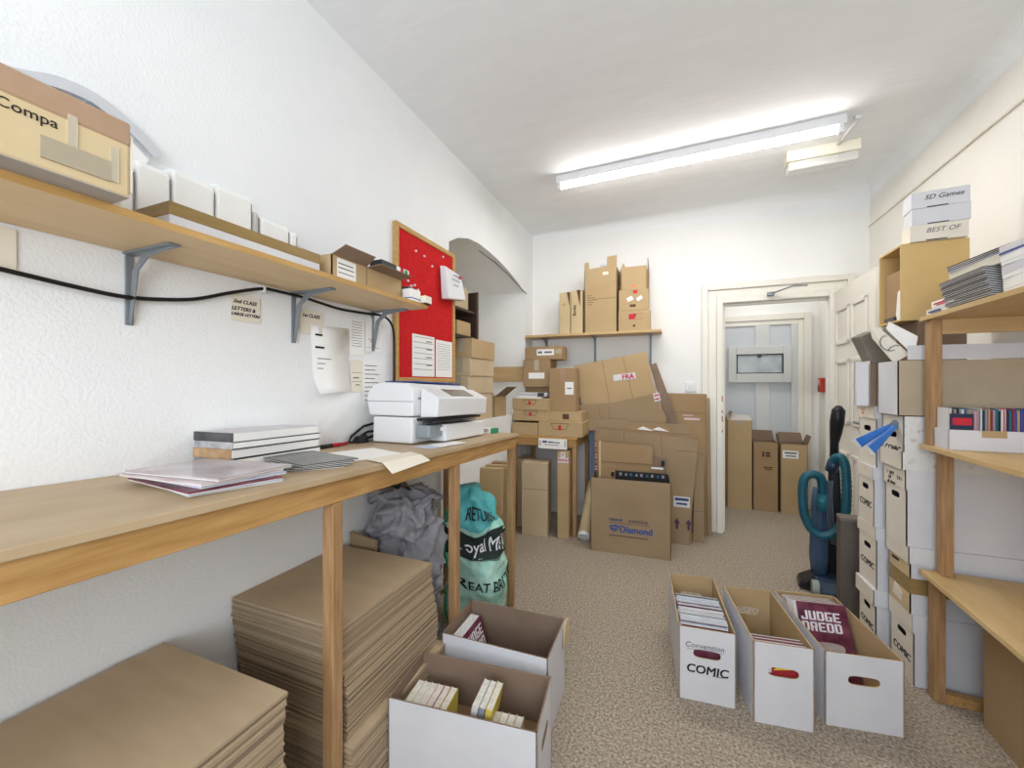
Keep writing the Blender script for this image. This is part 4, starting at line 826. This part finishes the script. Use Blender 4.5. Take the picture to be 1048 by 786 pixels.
slab('folded brown board beside the sloping one, standing on the carpet', [(.14, .0), (.222, .0), (.217, .70), (.153, .71)], 3.535, .01, .02, KRAFT4, score=[((.145, .25), (.22, .25))])
slab('short brown board lapping over the stepped board, white tears along its top', [(-.36, .6), (-.02, .6), (-.03, .915), (-.2, .92), (-.37, .93)], 3.486, .02, .008, KRAFT2)
w = MB()
for x in (-.22, -.1): w.prism([(x-.07, 3.498, .892), (x+.06, 3.498, .882), (x-.02, 3.498, .918)][::-1], [(x-.07, 3.502, .892), (x+.06, 3.502, .882), (x-.02, 3.502, .918)][::-1])
tag(w.build('torn_white_paper', PAPER), 'torn white paper edge lying along the top of the boards', 'paper')
o = slab('narrow carton edge with red tape left behind the printed open box', [(-.625, .0), (-.57, .0), (-.60, .84), (-.64, .85)], 3.455, .02, .02, KRAFT2)
for z in (.45, .55, .65, .75): sticker(o, (-.622, 3.453+.02*z, z), *FRONT, .022, .07, INKR, [(-.01, .01, .012, .01), (-.01, .01, -.012, .01)], rm=WINK)
# the printed open box in front
DBX = thing('open_display_box', 'open brown cardboard box with blue printed diamond emblem standing on the carpet', 'box', (-.312, 3.205, 0), R(2.5))
tray('body', .572, .25, .555, .006, KRAFT4, KRAFTD, DBX)
text('nexus', .042, (-.1, -.1256, .255), *FRONT, INKB, DBX, bold=.0008); text('comics', .042, (.06, -.1256, .255), *FRONT, INKP, DBX, sx=1.15, bold=.0006); text('Diamond', .068, (.045, -.1256, .185), *FRONT, mat('blue_print', '#24539a', .6), DBX, bold=.002, sx=.92)
lines([(-.15, .145, .0, .003), (-.15, .13, -.095, .006)], INKP, (0, -.1256, .23), *FRONT, DBX)
w = MB()
for pts in (((-.155, .195), (-.125, .215), (-.115, .195)), ((-.12, .215), (-.085, .215), (-.103, .195)), ((-.08, .215), (-.072, .195), (-.1, .195)), ((-.15, .19), (-.113, .19), (-.115, .16)), ((-.11, .19), (-.09, .19), (-.108, .155)), ((-.086, .19), (-.073, .19), (-.1, .16))):
    w.prism([(x, -.1257, z) for x, z in pts], [(x, -.1252, z) for x, z in pts])
w.build('diamond_emblem', MATS['blue_print'], DBX)
bx = thing('printed_display_strip', 'black printed strip with pale symbols standing in the open brown box', 'strip', (-.24, 3.155, .01), R(2.5))
MB().box(-.18, .2, 0, .012, 0, .595).build('board', BLACK, bx)
w = MB(); w2 = MB()
for k in range(9):
    x = -.14+.038*k; tgt = w2 if k in (2, 5, 7) else w
    if k % 2: tgt.prism([(x-.011, -.0006, .568), (x+.011, -.0006, .56), (x+.008, -.0006, .585)], [(x-.011, 0, .568), (x+.011, 0, .56), (x+.008, 0, .585)])
    else: tgt.box(x-.009, x+.009, -.0006, 0, .562, .584)
w.build('pale_symbols', SP['grey'], bx); w2.build('teal_symbols', SP['teal'], bx)
for lb_, x0, x1, zt_, y, m in (('tall brown board standing in the open box, front flap folded' , -.545, -.155, .795, 3.235, KRAFT2), ('short brown board with black mark at the left of the open box', -.49, -.4, .6, 3.17, KRAFT2), ('brown board with torn black tape at the right in the open box', -.17, -.055, .70, 3.26, KRAFTD), ('low torn board with a white edge at the right in the open box', -.16, -.075, .63, 3.2, KRAFT2)):
    t = thing('cardboard_piece', lb_, 'cardboard', ((x0+x1)/2, y, .01), R(1.5)); W = (x1-x0)/2
    w = MB(); w.prism([(-W, 0, 0), (W, 0, 0), (W, .02, zt_-.012), (-W, .02, zt_)], [(-W, .01, 0), (W, .01, 0), (W, .03, zt_-.012), (-W, .03, zt_)], 0, 1); w.build('board', [m, EDGE], t)
    if 'tall' in lb_: MB().box(-W, W, .012, .0155, .64, .643).build('fold_line', EDGE, t); MB().box(-W-.012, -W+.004, -.015, .02, .1, zt_+.01).build('folded_edge', KRAFTY, t)
    if 'black tape' in lb_: MB().box(.02, .045, .005, .022, .63, .672).build('black_tape', BLACK, t, bevel=.004)
    if 'black mark' in lb_: MB().box(-.008, .012, -.001, .016, .545, .575).build('black_mark', INK, t)
    if 'white edge' in lb_: MB().box(-W, W, .004, .022, zt_-.012, zt_-.002).build('torn_edge', PAPER, t)

# ------------------------------------------------------------------ three tall cartons in the hall
for k, (x, sx, h_, lab_) in enumerate(((.615, .22, .90, 'tallest, with grey torn flaps, left of three'), (.845, .215, .69, 'with dark stamps, middle of three'), (1.088, .22, .68, 'with open flaps and a white label, right of three'))):
    t = thing('tall_carton', 'tall brown carton in the hall, ' + lab_, 'box', (x, 4.75, 0), R((2, 0, -2)[k]))
    tray('body', sx, .2, h_, .004, [KRAFT, KRAFT2, KRAFT][k], KRAFTD, t)
    if k == 0:
        flap(t, (sx/2, -.1, h_), (-sx/2, -.1, h_), (0, 1, 0), R(28), .11, .003, GCARD, KRAFTD); flap(t, (-sx/2, -.1, h_), (-sx/2, .1, h_), (1, 0, 0), R(62), .1, .003, KRAFT4, GCARD); MB().box(-.04, .04, -.1008, -.1, h_-.035, h_-.012).build('clear_tape', CTAPE, t)
    if k == 1:
        flap(t, (-sx/2, .1, h_), (sx/2, .1, h_), (0, 1, 0), R(80), .1, .003, KRAFT2, KRAFTD); lines([(-.03, -.01, .0, .05), (.0, .04, .012, .022), (.0, .04, -.015, .022)], INKBR, (0, -.1006, h_-.12), *FRONT, t); lines([(-.02, .06, .0, .012), (-.01, .055, -.02, .01)], INKBR, (0, -.1006, h_-.25), *FRONT, t)
    if k == 2:
        flap(t, (-sx/2, .1, h_), (sx/2, .1, h_), (0, 1, 0), R(70), .1, .003, KRAFT, KRAFTD); flap(t, (sx/2, .1, h_), (sx/2, -.1, h_), (1, 0, 0), R(70), .09, .003, KRAFT, KRAFTD); flap(t, (-sx/2, -.1, h_), (-sx/2, .1, h_), (-1, 0, 0), R(80), .09, .003, KRAFT, KRAFTD); front_label(t, .2, -.03, h_-.1, .13, .075, PAPER, [(-.05, .05, .015, .016), (-.04, .045, -.015, .012)])

# ------------------------------------------------------------------ upright vacuum cleaner
vc = thing('vacuum_cleaner', 'dark upright vacuum cleaner with a looped teal hose beside the white boxes', 'vacuum cleaner', (.87, 3.0, 0), R(-8))
w = MB(); pr_ = [(-.15, .01), (.12, .01), (.12, .06), (.05, .11), (-.06, .1), (-.15, .045)]
w.prism([(.08, y, z) for y, z in pr_], [(-.07, y, z) for y, z in pr_]); w.build('floor_head', NAVY, vc, bevel=.01)
w = MB(); w.prism([(-.15, -.06, .012), (-.07, -.06, .012), (-.07, .09, .012), (-.15, .09, .012)], [(-.14, -.05, .05), (-.07, -.06, .09), (-.07, .09, .09), (-.14, .08, .05)]); w.build('nozzle', BLACK, vc, bevel=.01)
for s_ in (-1, 1): MB().tube([(s_*.075-.018, -.13, .055), (s_*.075+.018, -.13, .055)], .05, 24).build('wheel', mat('grey_wheel', '#8c948f', .4) if s_ < 0 else MATS['grey_wheel'], vc, bevel=.006)
MB().tube([(-.04, .0, .10), (-.04, .02, .2), (-.03, .03, .5), (-.03, .03, .62)], .04, 16, rr=[.042, .05, .05, .04]).build('canister', mat('blue_tint_canister', '#3b4f68', .2), vc, smooth=True)
w = MB(); w.prism([(.0, .02, .1), (.09, .02, .1), (.09, .1, .1), (.0, .1, .1)], [(.015, .05, .75), (.07, .05, .75), (.07, .09, .75), (.015, .09, .75)]); w.build('body', BLACK, vc, bevel=.012)
w = MB().tube([(.045, .07, .72), (.045, .075, .9), (.05, .065, .96), (.055, .05, 1.04), (.06, .04, 1.11), (.062, .045, 1.135)], .02, 14, rr=[.026, .022, .03, .037, .034, .015]); w.build('handle', BLACK, vc, smooth=True)
hp = []
for k in range(60):
    t = k/59
    if t < .12: hp.append((-.035+.0*t, -.035, .62+.9*t))
hp = [(-.03, -.02, .56), (-.03, -.035, .65), (-.04, -.045, .70), (-.075, -.055, .72), (-.115, -.06, .70), (-.13, -.06, .64), (-.13, -.065, .55), (-.12, -.07, .46), (-.085, -.075, .385), (-.03, -.08, .36), (.03, -.075, .40), (.07, -.07, .48), (.08, -.065, .60), (.08, -.055, .72), (.075, -.05, .79), (.06, -.04, .83), (.035, -.02, .82), (.02, .01, .77)]
sm = smoothpath(hp, 9); w = MB().tube(sm, .026, 14, rr=[.026 if k % 2 else .0225 for k in range(len(sm))]); w.build('hose', TEAL, vc, smooth=True)
MB().tube([(-.03, -.025, .50), (-.03, -.03, .60)], .03, 14).build('hose_cuff', mat('teal_cuff', '#216b7c', .35), vc, smooth=True); MB().tube([(.02, .01, .74), (.03, -.01, .80)], .032, 14).build('hose_cuff', NAVY, vc, smooth=True)
w = MB()
for k in range(3): w.tube(smoothpath([(.0+.012*k, -.01, .68), (-.01+.012*k, -.04, .6), (.0+.012*k, -.045, .42), (.02+.01*k, -.02, .3)], 6), .006, 8)
w.build('power_cable', mat('grey_cable', '#4d5560', .5), vc, smooth=True)
gb = thing('grey_slab', 'dark taupe grey slab standing on edge between the vacuum and the white boxes', 'slab', (.905, 2.74, 0), R(-4))
w = MB(); w.box(-.062, .05, -.05, .03, 0, .53); w.build('slab', GSLAB, gb, bevel=.004); MB().box(-.063, .051, -.051, .031, .525, .545).build('top_cap', mat('taupe_lid', '#7a7068', .5), gb, bevel=.004); MB().box(.018, .022, -.0515, -.05, .0, .525).build('edge_groove', DARK, gb)

# ------------------------------------------------------------------ stacked storage boxes on the right (fronts look into the room)
def lidded(label, xf, yc, z, w_, h_, lid_h, mb=WCARD2, ml=WCARD, hole=True, word='COMIC', rz=0, dep=.40, lid_at_base=False, name='storage_box', side=WCARD, over=.006):
    t = thing(name, label, 'box', (xf + dep/2, yc, z), R(-90 + rz))
    w = MB(); t_ = .004; bh = h_ - .003
    H = (w_/2, h_*.62, .034, .013) if hole else None
    w.panel((-w_/2, -dep/2, 0), (1, 0, 0), (0, 0, 1), w_, bh, t_, H, 0, 2)
    w.panel((w_/2, dep/2, 0), (-1, 0, 0), (0, 0, 1), w_, bh, t_, None, 1, 2)
    w.panel((-w_/2, dep/2, 0), (0, -1, 0), (0, 0, 1), dep, bh, t_, None, 1, 2); w.panel((w_/2, -dep/2, 0), (0, 1, 0), (0, 0, 1), dep, bh, t_, None, 1, 2)
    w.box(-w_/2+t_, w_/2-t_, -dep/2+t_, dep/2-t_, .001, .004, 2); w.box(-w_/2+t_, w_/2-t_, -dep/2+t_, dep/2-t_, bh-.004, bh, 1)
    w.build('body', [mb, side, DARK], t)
    if lid_h:
        o = over; w = MB(); z0, z1 = (0, lid_h) if lid_at_base else (h_-lid_h, h_)
        w.panel((-w_/2-o, -dep/2-o, z0), (1, 0, 0), (0, 0, 1), w_+2*o, z1-z0, .003); w.panel((w_/2+o, dep/2+o, z0), (-1, 0, 0), (0, 0, 1), w_+2*o, z1-z0, .003, None, 2, 2)
        w.panel((-w_/2-o, dep/2+o, z0), (0, -1, 0), (0, 0, 1), dep+2*o, z1-z0, .003, None, 2, 2); w.panel((w_/2+o, -dep/2-o, z0), (0, 1, 0), (0, 0, 1), dep+2*o, z1-z0, .003, None, 2, 2)
        if not lid_at_base: w.box(-w_/2-o+.003, w_/2+o-.003, -dep/2-o+.003, dep/2+o-.003, z1-.003, z1-.0002, 2)
        w.build('lid', [mb if ml is WCARD else ml, WCARD, side], t)
    if word: text(word, .042, (0, -dep/2-.0006, h_*.33), *FRONT, INK, t, bold=.0008, sx=1.0, shear=.1)
    return t
YA_, YB_ = 2.498, 2.286
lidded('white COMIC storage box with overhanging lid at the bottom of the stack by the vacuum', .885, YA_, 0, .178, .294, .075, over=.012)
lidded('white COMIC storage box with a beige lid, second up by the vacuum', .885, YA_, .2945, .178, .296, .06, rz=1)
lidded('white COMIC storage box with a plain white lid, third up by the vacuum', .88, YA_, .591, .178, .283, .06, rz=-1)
t = lidded('cream storage box with orange marks on its lid, topmost of the stack by the vacuum', .885, YA_, .8745, .178, .29, .06, word=None, rz=1)
lines([(-.03, .01, .008, .008), (-.02, .0, -.008, .012)], ORANGE, (-.02, -.2065, .26), *FRONT, t, 'orange_marks')
lidded('white COMIC storage box at the foot of the stack beside the shelf post', .93, YB_, 0, .178, .3, .075, rz=1)
t = lidded('kraft storage box wrapped in brown tape, second up beside the shelf post', .922, YB_, .3005, .178, .283, .07, mb=KRAFTY, ml=WCARD2, word=None, hole=False, over=.008)
w = MB().box(-.0905, .0905, -.2015, .202, .085, .15); w.build('brown_tape_band', GTAPE, t); w = MB().prism([(-.05, -.203, .03), (.02, -.203, .02), (.03, -.203, .06), (-.03, -.203, .085)], [(-.05, -.2005, .03), (.02, -.2005, .02), (.03, -.2005, .06), (-.03, -.2005, .085)]); w.build('peeling_label', WCARD2, t)
lines([(-.06, .0, 0, .012)], INK, (0, -.2006, .19), *FRONT, t)
t = lidded('cream storage box with handwriting on its lid, third up beside the shelf post', .91, YB_, .584, .178, .323, .085, word=None)
for s_, x, z in (('1  DAY', -.03, .3), ('OF', -.035, .28), ('2 B 1', .05, .29), ('all done', -.02, .26)): text(s_, .022, (x, -.2066, z-.012), *FRONT, INK, t, 'handwriting', bold=.0005)
t = lidded('speckled white COMIC storage box, topmost of the stack beside the shelf post', .90, YB_, .9075, .178, .228, .075, ml=WCARD, lid_at_base=True, side=mat('speckled_card', '#dededc', .7, '#b5b0a8', 45, lo=.55, hi=.75), over=.008)
w = MB().box(.086, .0895, -.2012, -.2, .08, .22); w.build('yellowed_tape', CTAPE, t)
# blue vinyl strips
bl = thing('blue_vinyl_strips', 'bright blue folded vinyl strips poking out between the white storage boxes', 'vinyl strips', (.89, 2.27, 1.09))
for a, b, wd in (((.0, .0, .0), (-.165, -.13, -.075), .02), ((.0, -.03, -.005), (-.14, -.18, -.095), .018)):
    a, b = Vector(a), Vector(b); d = (b-a).normalized(); s_ = Vector((.35, -.3, -.9)).cross(d).cross(d).normalized()*wd; n_ = d.cross(s_).normalized()*.008
    w = MB(); w.hexa([a-s_*.35-n_, a+s_*.35-n_, b+s_-n_, b-s_-n_, a-s_*.35+n_, a+s_*.35+n_, b+s_+n_, b-s_+n_]); w.build('strip', BLUE, bl, bevel=.003)
    w = MB(); w.hexa([b-s_-n_*.9, b+s_-n_*.9, b+s_*.95-n_*.9+d*.004, b-s_*.95-n_*.9+d*.004, b-s_+n_*.9, b+s_+n_*.9, b+s_*.95+n_*.9+d*.004, b-s_*.95+n_*.9+d*.004]); w.build('pale_edge', SP['white'], bl)
MB().tube([(.01, -.01, .006), (.0, -.03, .0)], .018, 10).build('metal_clip', STEEL, bl)
# open cartons on top of the stacks
t = thing('open_carton', 'narrow open carton with a dark grey flap on top of the stack by the vacuum', 'box', (.95, 2.5, 1.1655))
w = MB(); w.panel((-.085, .09, 0), (0, -1, 0), (0, 0, 1), .18, .215, .004, None, 0, 1); w.panel((-.085, -.085, 0), (1, 0, 0), (0, 0, 1), .16, .2, .004, None, 1, 1); w.panel((.075, .09, 0), (-1, 0, 0), (0, 0, 1), .16, .2, .004, None, 0, 1); w.panel((.075, -.085, 0), (0, 1, 0), (0, 0, 1), .175, .2, .004, None, 0, 1); w.box(-.08, .07, -.08, .085, .001, .004, 1); w.build('body', [WCARD, KRAFTD], t)
w = MB(); w.prism([(-.075, -.082, .2), (.01, -.082, .2), (-.055, -.06, .365), (-.115, -.06, .335)], [(-.075, .02, .205), (.01, .02, .205), (-.055, .05, .37), (-.115, .05, .34)]); w.build('grey_flap', mat('grey_brown_flap', '#6b655c', .5, '#7d766b', 8), t, bevel=.006)
w = MB(); w.prism([(-.125, -.06, -.0), (-.09, -.088, -.0), (-.09, -.088, .2), (-.13, -.06, .215)], [(-.122, -.058, .0), (-.088, -.086, .0), (-.088, -.086, .2), (-.127, -.058, .215)]); w.build('white_side_flap', WCARD, t)
t = thing('open_carton', 'wide open white carton with upright white flaps beside the top of the shelf', 'box', (1.105, 2.289, 1.137))
w = MB(); w.panel((-.222, .09, 0), (0, -1, 0), (0, 0, 1), .18, .232, .004, None, 0, 1); w.panel((-.222, -.09, 0), (1, 0, 0), (0, 0, 1), .444, .232, .004, None, 2, 1); w.panel((.222, .09, 0), (-1, 0, 0), (0, 0, 1), .444, .232, .004, None, 0, 1); w.panel((.222, -.09, 0), (0, 1, 0), (0, 0, 1), .18, .232, .004, None, 0, 1); w.box(-.218, .218, -.086, .086, .001, .004, 1); w.build('body', [WCARD, KRAFTD, mat('taupe_board', '#b3a48c', .8, '#bcae97', 6)], t)
w = MB(); w.box(-.19, .222, -.092, -.089, .235, .295); w.build('white_flap', WCARD, t)
w = MB(); w.prism([(-.235, -.05, .405), (-.15, -.075, .335), (-.165, -.085, .25), (-.245, -.05, .375)], [(-.235, -.046, .405), (-.15, -.071, .335), (-.165, -.081, .25), (-.245, -.046, .375)]); w.build('white_flap', PAPER, t)
f2 = MB().prism([(-.285, .0, .40), (-.25, -.01, .38), (-.17, -.06, .26), (-.215, -.04, .225), (-.275, .0, .34)], [(-.285, .004, .40), (-.25, -.006, .38), (-.17, -.056, .26), (-.215, -.036, .225), (-.275, .004, .34)]).build('scribbled_flap', WCARD2, t)
w = MB(); w.tube([(-.25+.018*math.cos(a*.7)*(1+a*.05)+a*.003, -.018-.004*a*.6, .335+.022*math.sin(a*.7)-a*.005) for a in range(14)], .0016, 5); w.build('handwriting', INK, t)
MB().box(-.13, .0, -.06, -.056, .235, .30).build('brown_flap', KRAFTD, t)
sb = sealed('support_carton', 'brown carton behind the open cartons carrying the tan box', (1.12, 2.5, 1.1655), .18, .19, .412, 0, KRAFTD, tape=None, name='carton') if False else sealed('carton', 'brown carton behind the open cartons carrying the tan box', (1.12, 2.5, 1.1655),   .17, .19, .397, 0, KRAFTD, tape=None)
cb = thing('tan_open_box', 'tan box open towards the room, high above the white storage boxes', 'box', (1.093, 2.508, 1.563))
CABM = mat('tan_box_board', '#cfae74', .6, '#d6b77f', 3)
w = MB(); a, b, c, th = .118, .108, .355, .009
w.box(-a, a, -b, -b+th, 0, c); w.box(-a, a, b-th, b, 0, c); w.box(a-th, a, -b+th, b-th, 0, c); w.box(-a, a-th, -b+th, b-th, 0, th); w.box(-a, a-th, -b+th, b-th, c-th, c); w.build('body', CABM, cb, bevel=.001)
MB().box(-.095, .1, -.085, .09, .0095, .25).build('inner_board', KRAFT2, cb); w = MB(); w.prism([(-.113, -.06, .01), (-.113, -.092, .01), (-.113, -.092, .15), (-.113, -.066, .14), (-.113, -.05, .04)], [(-.098, -.06, .01), (-.098, -.092, .01), (-.098, -.092, .15), (-.098, -.066, .14), (-.098, -.05, .04)]); w.build('white_packing', PAPER, cb); MB().box(-.113, -.098, -.03, .06, .0095, .03).build('dark_packing', DARK, cb)
for k, (s_, lab_) in enumerate((('BEST OF', 'bottom of three'), (None, 'blank, middle of three'), ('SD Games', 'handwritten, topmost of three'))):
    t = thing('flat_white_box', 'flat white box on top of the tan box, ' + lab_, 'box', (1.105+(-.006, .004, .0)[k], 2.5, 1.9185+.075*k), R((-4, -6, -5)[k]))
    MB().box(-.088, .105, -.12, -.03, 0, .0745).build('body', WCARD2 if k == 0 else WCARD, t, bevel=.002)
    w = MB().box(-.035, .035, -.1206, -.12, .0, .005); w.build('thumb_slot', DARK, t)
    if s_: text(s_, .03, (.02, -.1207, .045), *FRONT, INK if k == 2 else INKG, t, 'handwriting', shear=.3)

# ------------------------------------------------------------------ wooden shelving on the right wall
su = thing('wooden_shelving', 'open wooden shelving unit with three plywood boards against the right wall', 'shelving', (.957, 2.165, 0), R(-3.1))
LEN = 1.6
for z in (.487, 1.005, 1.528): MB().box(-.016, .40, -LEN, .008, z, z+.018).build('board', PLY, su, bevel=.001)
def post(x, y, z0, z1): MB().box(x, x+.036, y, y+.046, z0, z1).build('post', PINEZ, su, bevel=.002)
for y in (-.046, -LEN+.02):
    post(-.002, y, 1.0235, 1.5275); post(.032, y, .5055, 1.0045); post(.008, y, 0, .4865)
    post(.355, y, 0, .4865); post(.355, y, .5055, 1.0045); post(.355, y, 1.0235, 1.5275)
w = MB().box(.0445, .3545, -.04, -.006, 0.0, .036); w.build('rail', PINE, su); MB().box(.0345, .3545, -.03, -.012, 1.47, 1.5275).build('rail', PLYX, su); MB().box(.045, .3545, -.03, -.012, .44, .4865).build('rail', PINE, su)
MB().box(.36, .38, -LEN+.07, -.06, 1.47, 1.5275).build('rail', PLY, su)
def sl(x, y, z): return tuple(Matrix.Translation(su.location) @ Matrix.Rotation(su.rotation_euler.z, 4, 'Z') @ Vector((x, y, z)))
RZ = su.rotation_euler.z
# magazines piled on the top board
z = 1.5465
for k in range(19):
    comic('dark-spined comic low in the fanned pile on the top shelf board', sl(.092+.003*math.sin(k*1.7)-.0006*k, -.275+.0012*k, z), RZ, SP['black'] if k % 4 else DARKMAG, 'dark comics on the top board', .17, .26, .0055, 0); z += .0056
for k in range(4):
    comic('pale-edged comic in the middle of the pile on the top shelf board', sl(.10, -.285, z), RZ+R(2), SP['cream'], 'pale comics on the top board', .17, .27, .007, 0); z += .0071
for k in range(4):
    comic(['grey', 'black', 'mottled dark', 'glossy black'][k] + ' comic near the top of the pile on the top shelf board', sl(.098, -.295, z), RZ+R(3+k), [SP['grey'], SP['black'], DARKMAG, SP['black']][k], 'upper comics on the top board', .17, .28, .006, 0); z += .0061
z2 = 1.5465
for k in range(4):
    t = comic('thick white book in the front stack on the top shelf board, %s' % ['lowest', 'second up', 'third up', 'topmost, pale blue'][k], sl(.11, -.555, z2), RZ+R(2*k-3), [PAPER, WCARD, PAPER, SP['white']][k], 'white books on the top board', .19, .25, (.05, .04, .03, .028)[k], 0, 'book', 'book'); z2 += (.05, .04, .03, .028)[k] + .0006
    if k == 3: MB().box(-.0962, .0962, -.1262, .1262, .002, .008).build('blue_band', BLUEP, t)
for k, (y, z_, m, lb_) in enumerate(((-.035, 1.5465, SP['white'], 'lower small white packet with blue print'), (-.075, 1.573, PAPER, 'upper small white packet with red print'))):
    t = thing('small_packet', lb_ + ' at the corner of the top shelf board', 'packet', sl(.05, y-.03, z_), RZ)
    MB().box(-.045, .05, -.09, .07, 0, .026).build('packet', m, t, bevel=.002)
    lines([(-.05, .04, .003, .006), (-.03, .05, -.004, .004)], INKB if k == 0 else INKR, (-.0456, 0, .011), *FACEL, t)
# comics standing in a white tray on the middle board
Z2 = 1.0235
tr = thing('comic_tray', 'low white tray with torn front edge holding comics on the middle shelf', 'tray', sl(.192, -.102, Z2), RZ)
tray('body', .37, .10, .075, .004, WCARD, WCARD2, tr); MB().box(-.095, -.03, -.0512, -.05, .05, .0752).build('torn_patch', KRAFT, tr)
x = .018
cyc = ['white', 'brown', 'grey', 'black', 'grey', 'white', 'teal', 'grey', 'tan', 'grey', 'pink', 'grey', 'white', 'navy', 'grey', 'tan', 'red', 'grey', 'teal', 'black', 'white', 'pink', 'navy', 'teal', 'red', 'blue', 'tan', 'blue', 'red', 'blue', 'brown', 'blue', 'teal', 'navy', 'blue', 'navy']
t = comic('dark comic with red lettering lying in front at the left of the middle shelf row', sl(.046, -.1445, Z2+.005), RZ, SP['navy'], None, .06, .006, .13, 0); text('DREDD', .022, (0, -.0262, .02), *FRONT, INKR, t, bold=.001) if False else MB().box(-.026, .026, -.0046, -.0042, .088, .115).build('red_lettering', INKR, t)
for k, c in enumerate(cyc):
    th = .0062 + .0014*((k*7) % 3)/2
    book('slim comic with a %s spine in the row on the middle shelf' % c, sl(x, -.097, Z2+.0055), (th-.0004, .085, .15-.004*((k*5) % 3)), (0, 0, RZ), SP[c], 'row of comics on the middle shelf', 'comic', 'comic'); x += th
# boxes on the floor under the lowest board
bb = sealed('large_carton', 'large brown carton on the floor under the lowest shelf board', tuple(Vector(sl(.245, -.52, 0))), .26, .80, .40, RZ, KRAFT2, tape='y', name='large_carton') if False else sealed('large_carton', 'large brown carton on the floor under the lowest shelf board', sl(.245, -.52, 0), .26, .80, .40, RZ, KRAFT2, tape=None)
MB().box(-.1306, -.13, -.1, .12, .2, .23).build('clear_tape', CTAPE, bb)

# ------------------------------------------------------------------ light
wd = bpy.data.worlds.new('daylight'); S.world = wd; wd.use_nodes = True
bg = wd.node_tree.nodes['Background']; bg.inputs['Color'].default_value = (.75, .87, 1, 1); bg.inputs['Strength'].default_value = 1.2
def area(name, loc, rot, sx, sy, e, c):
    l = bpy.data.lights.new(name, 'AREA'); l.shape = 'RECTANGLE'; l.size = sx; l.size_y = sy; l.energy = e; l.color = c
    o = bpy.data.objects.new(name, l); COL.objects.link(o); o.location = loc; o.rotation_euler = rot; return o
area('window_daylight', (.05, Y0-.12, 1.6), (R(101), 0, 0), 1.8, 1.5, 50, (.88, .94, 1))
area('hall_fill', (.8, 4.4, 2.55), (0, 0, 0), .5, .4, 5, (1, .98, .95))  # added fill light to brighten the hall, no fitting is seen there
area('tube_glow', (.048, 2.8, ZC-.10), (0, 0, R(-1.6)), 1.6, .04, 14, (1, .985, .95))

cam = bpy.data.cameras.new('camera'); co = bpy.data.objects.new('camera', cam); COL.objects.link(co)
co.location = (0, 0, 1.27); co.rotation_euler = (R(90), 0, R(22.042)); cam.sensor_width = 36; cam.lens = 36*410/1048; cam.clip_start = .02
S.camera = co
S.view_settings.view_transform = 'Standard'; S.view_settings.look = 'None'; S.view_settings.exposure = 0.12; S.view_settings.gamma = 1
S.view_settings.use_curve_mapping = False
S.cycles.max_bounces = 10; S.cycles.diffuse_bounces = 6; S.cycles.use_denoising = True
bpy.context.view_layer.update()
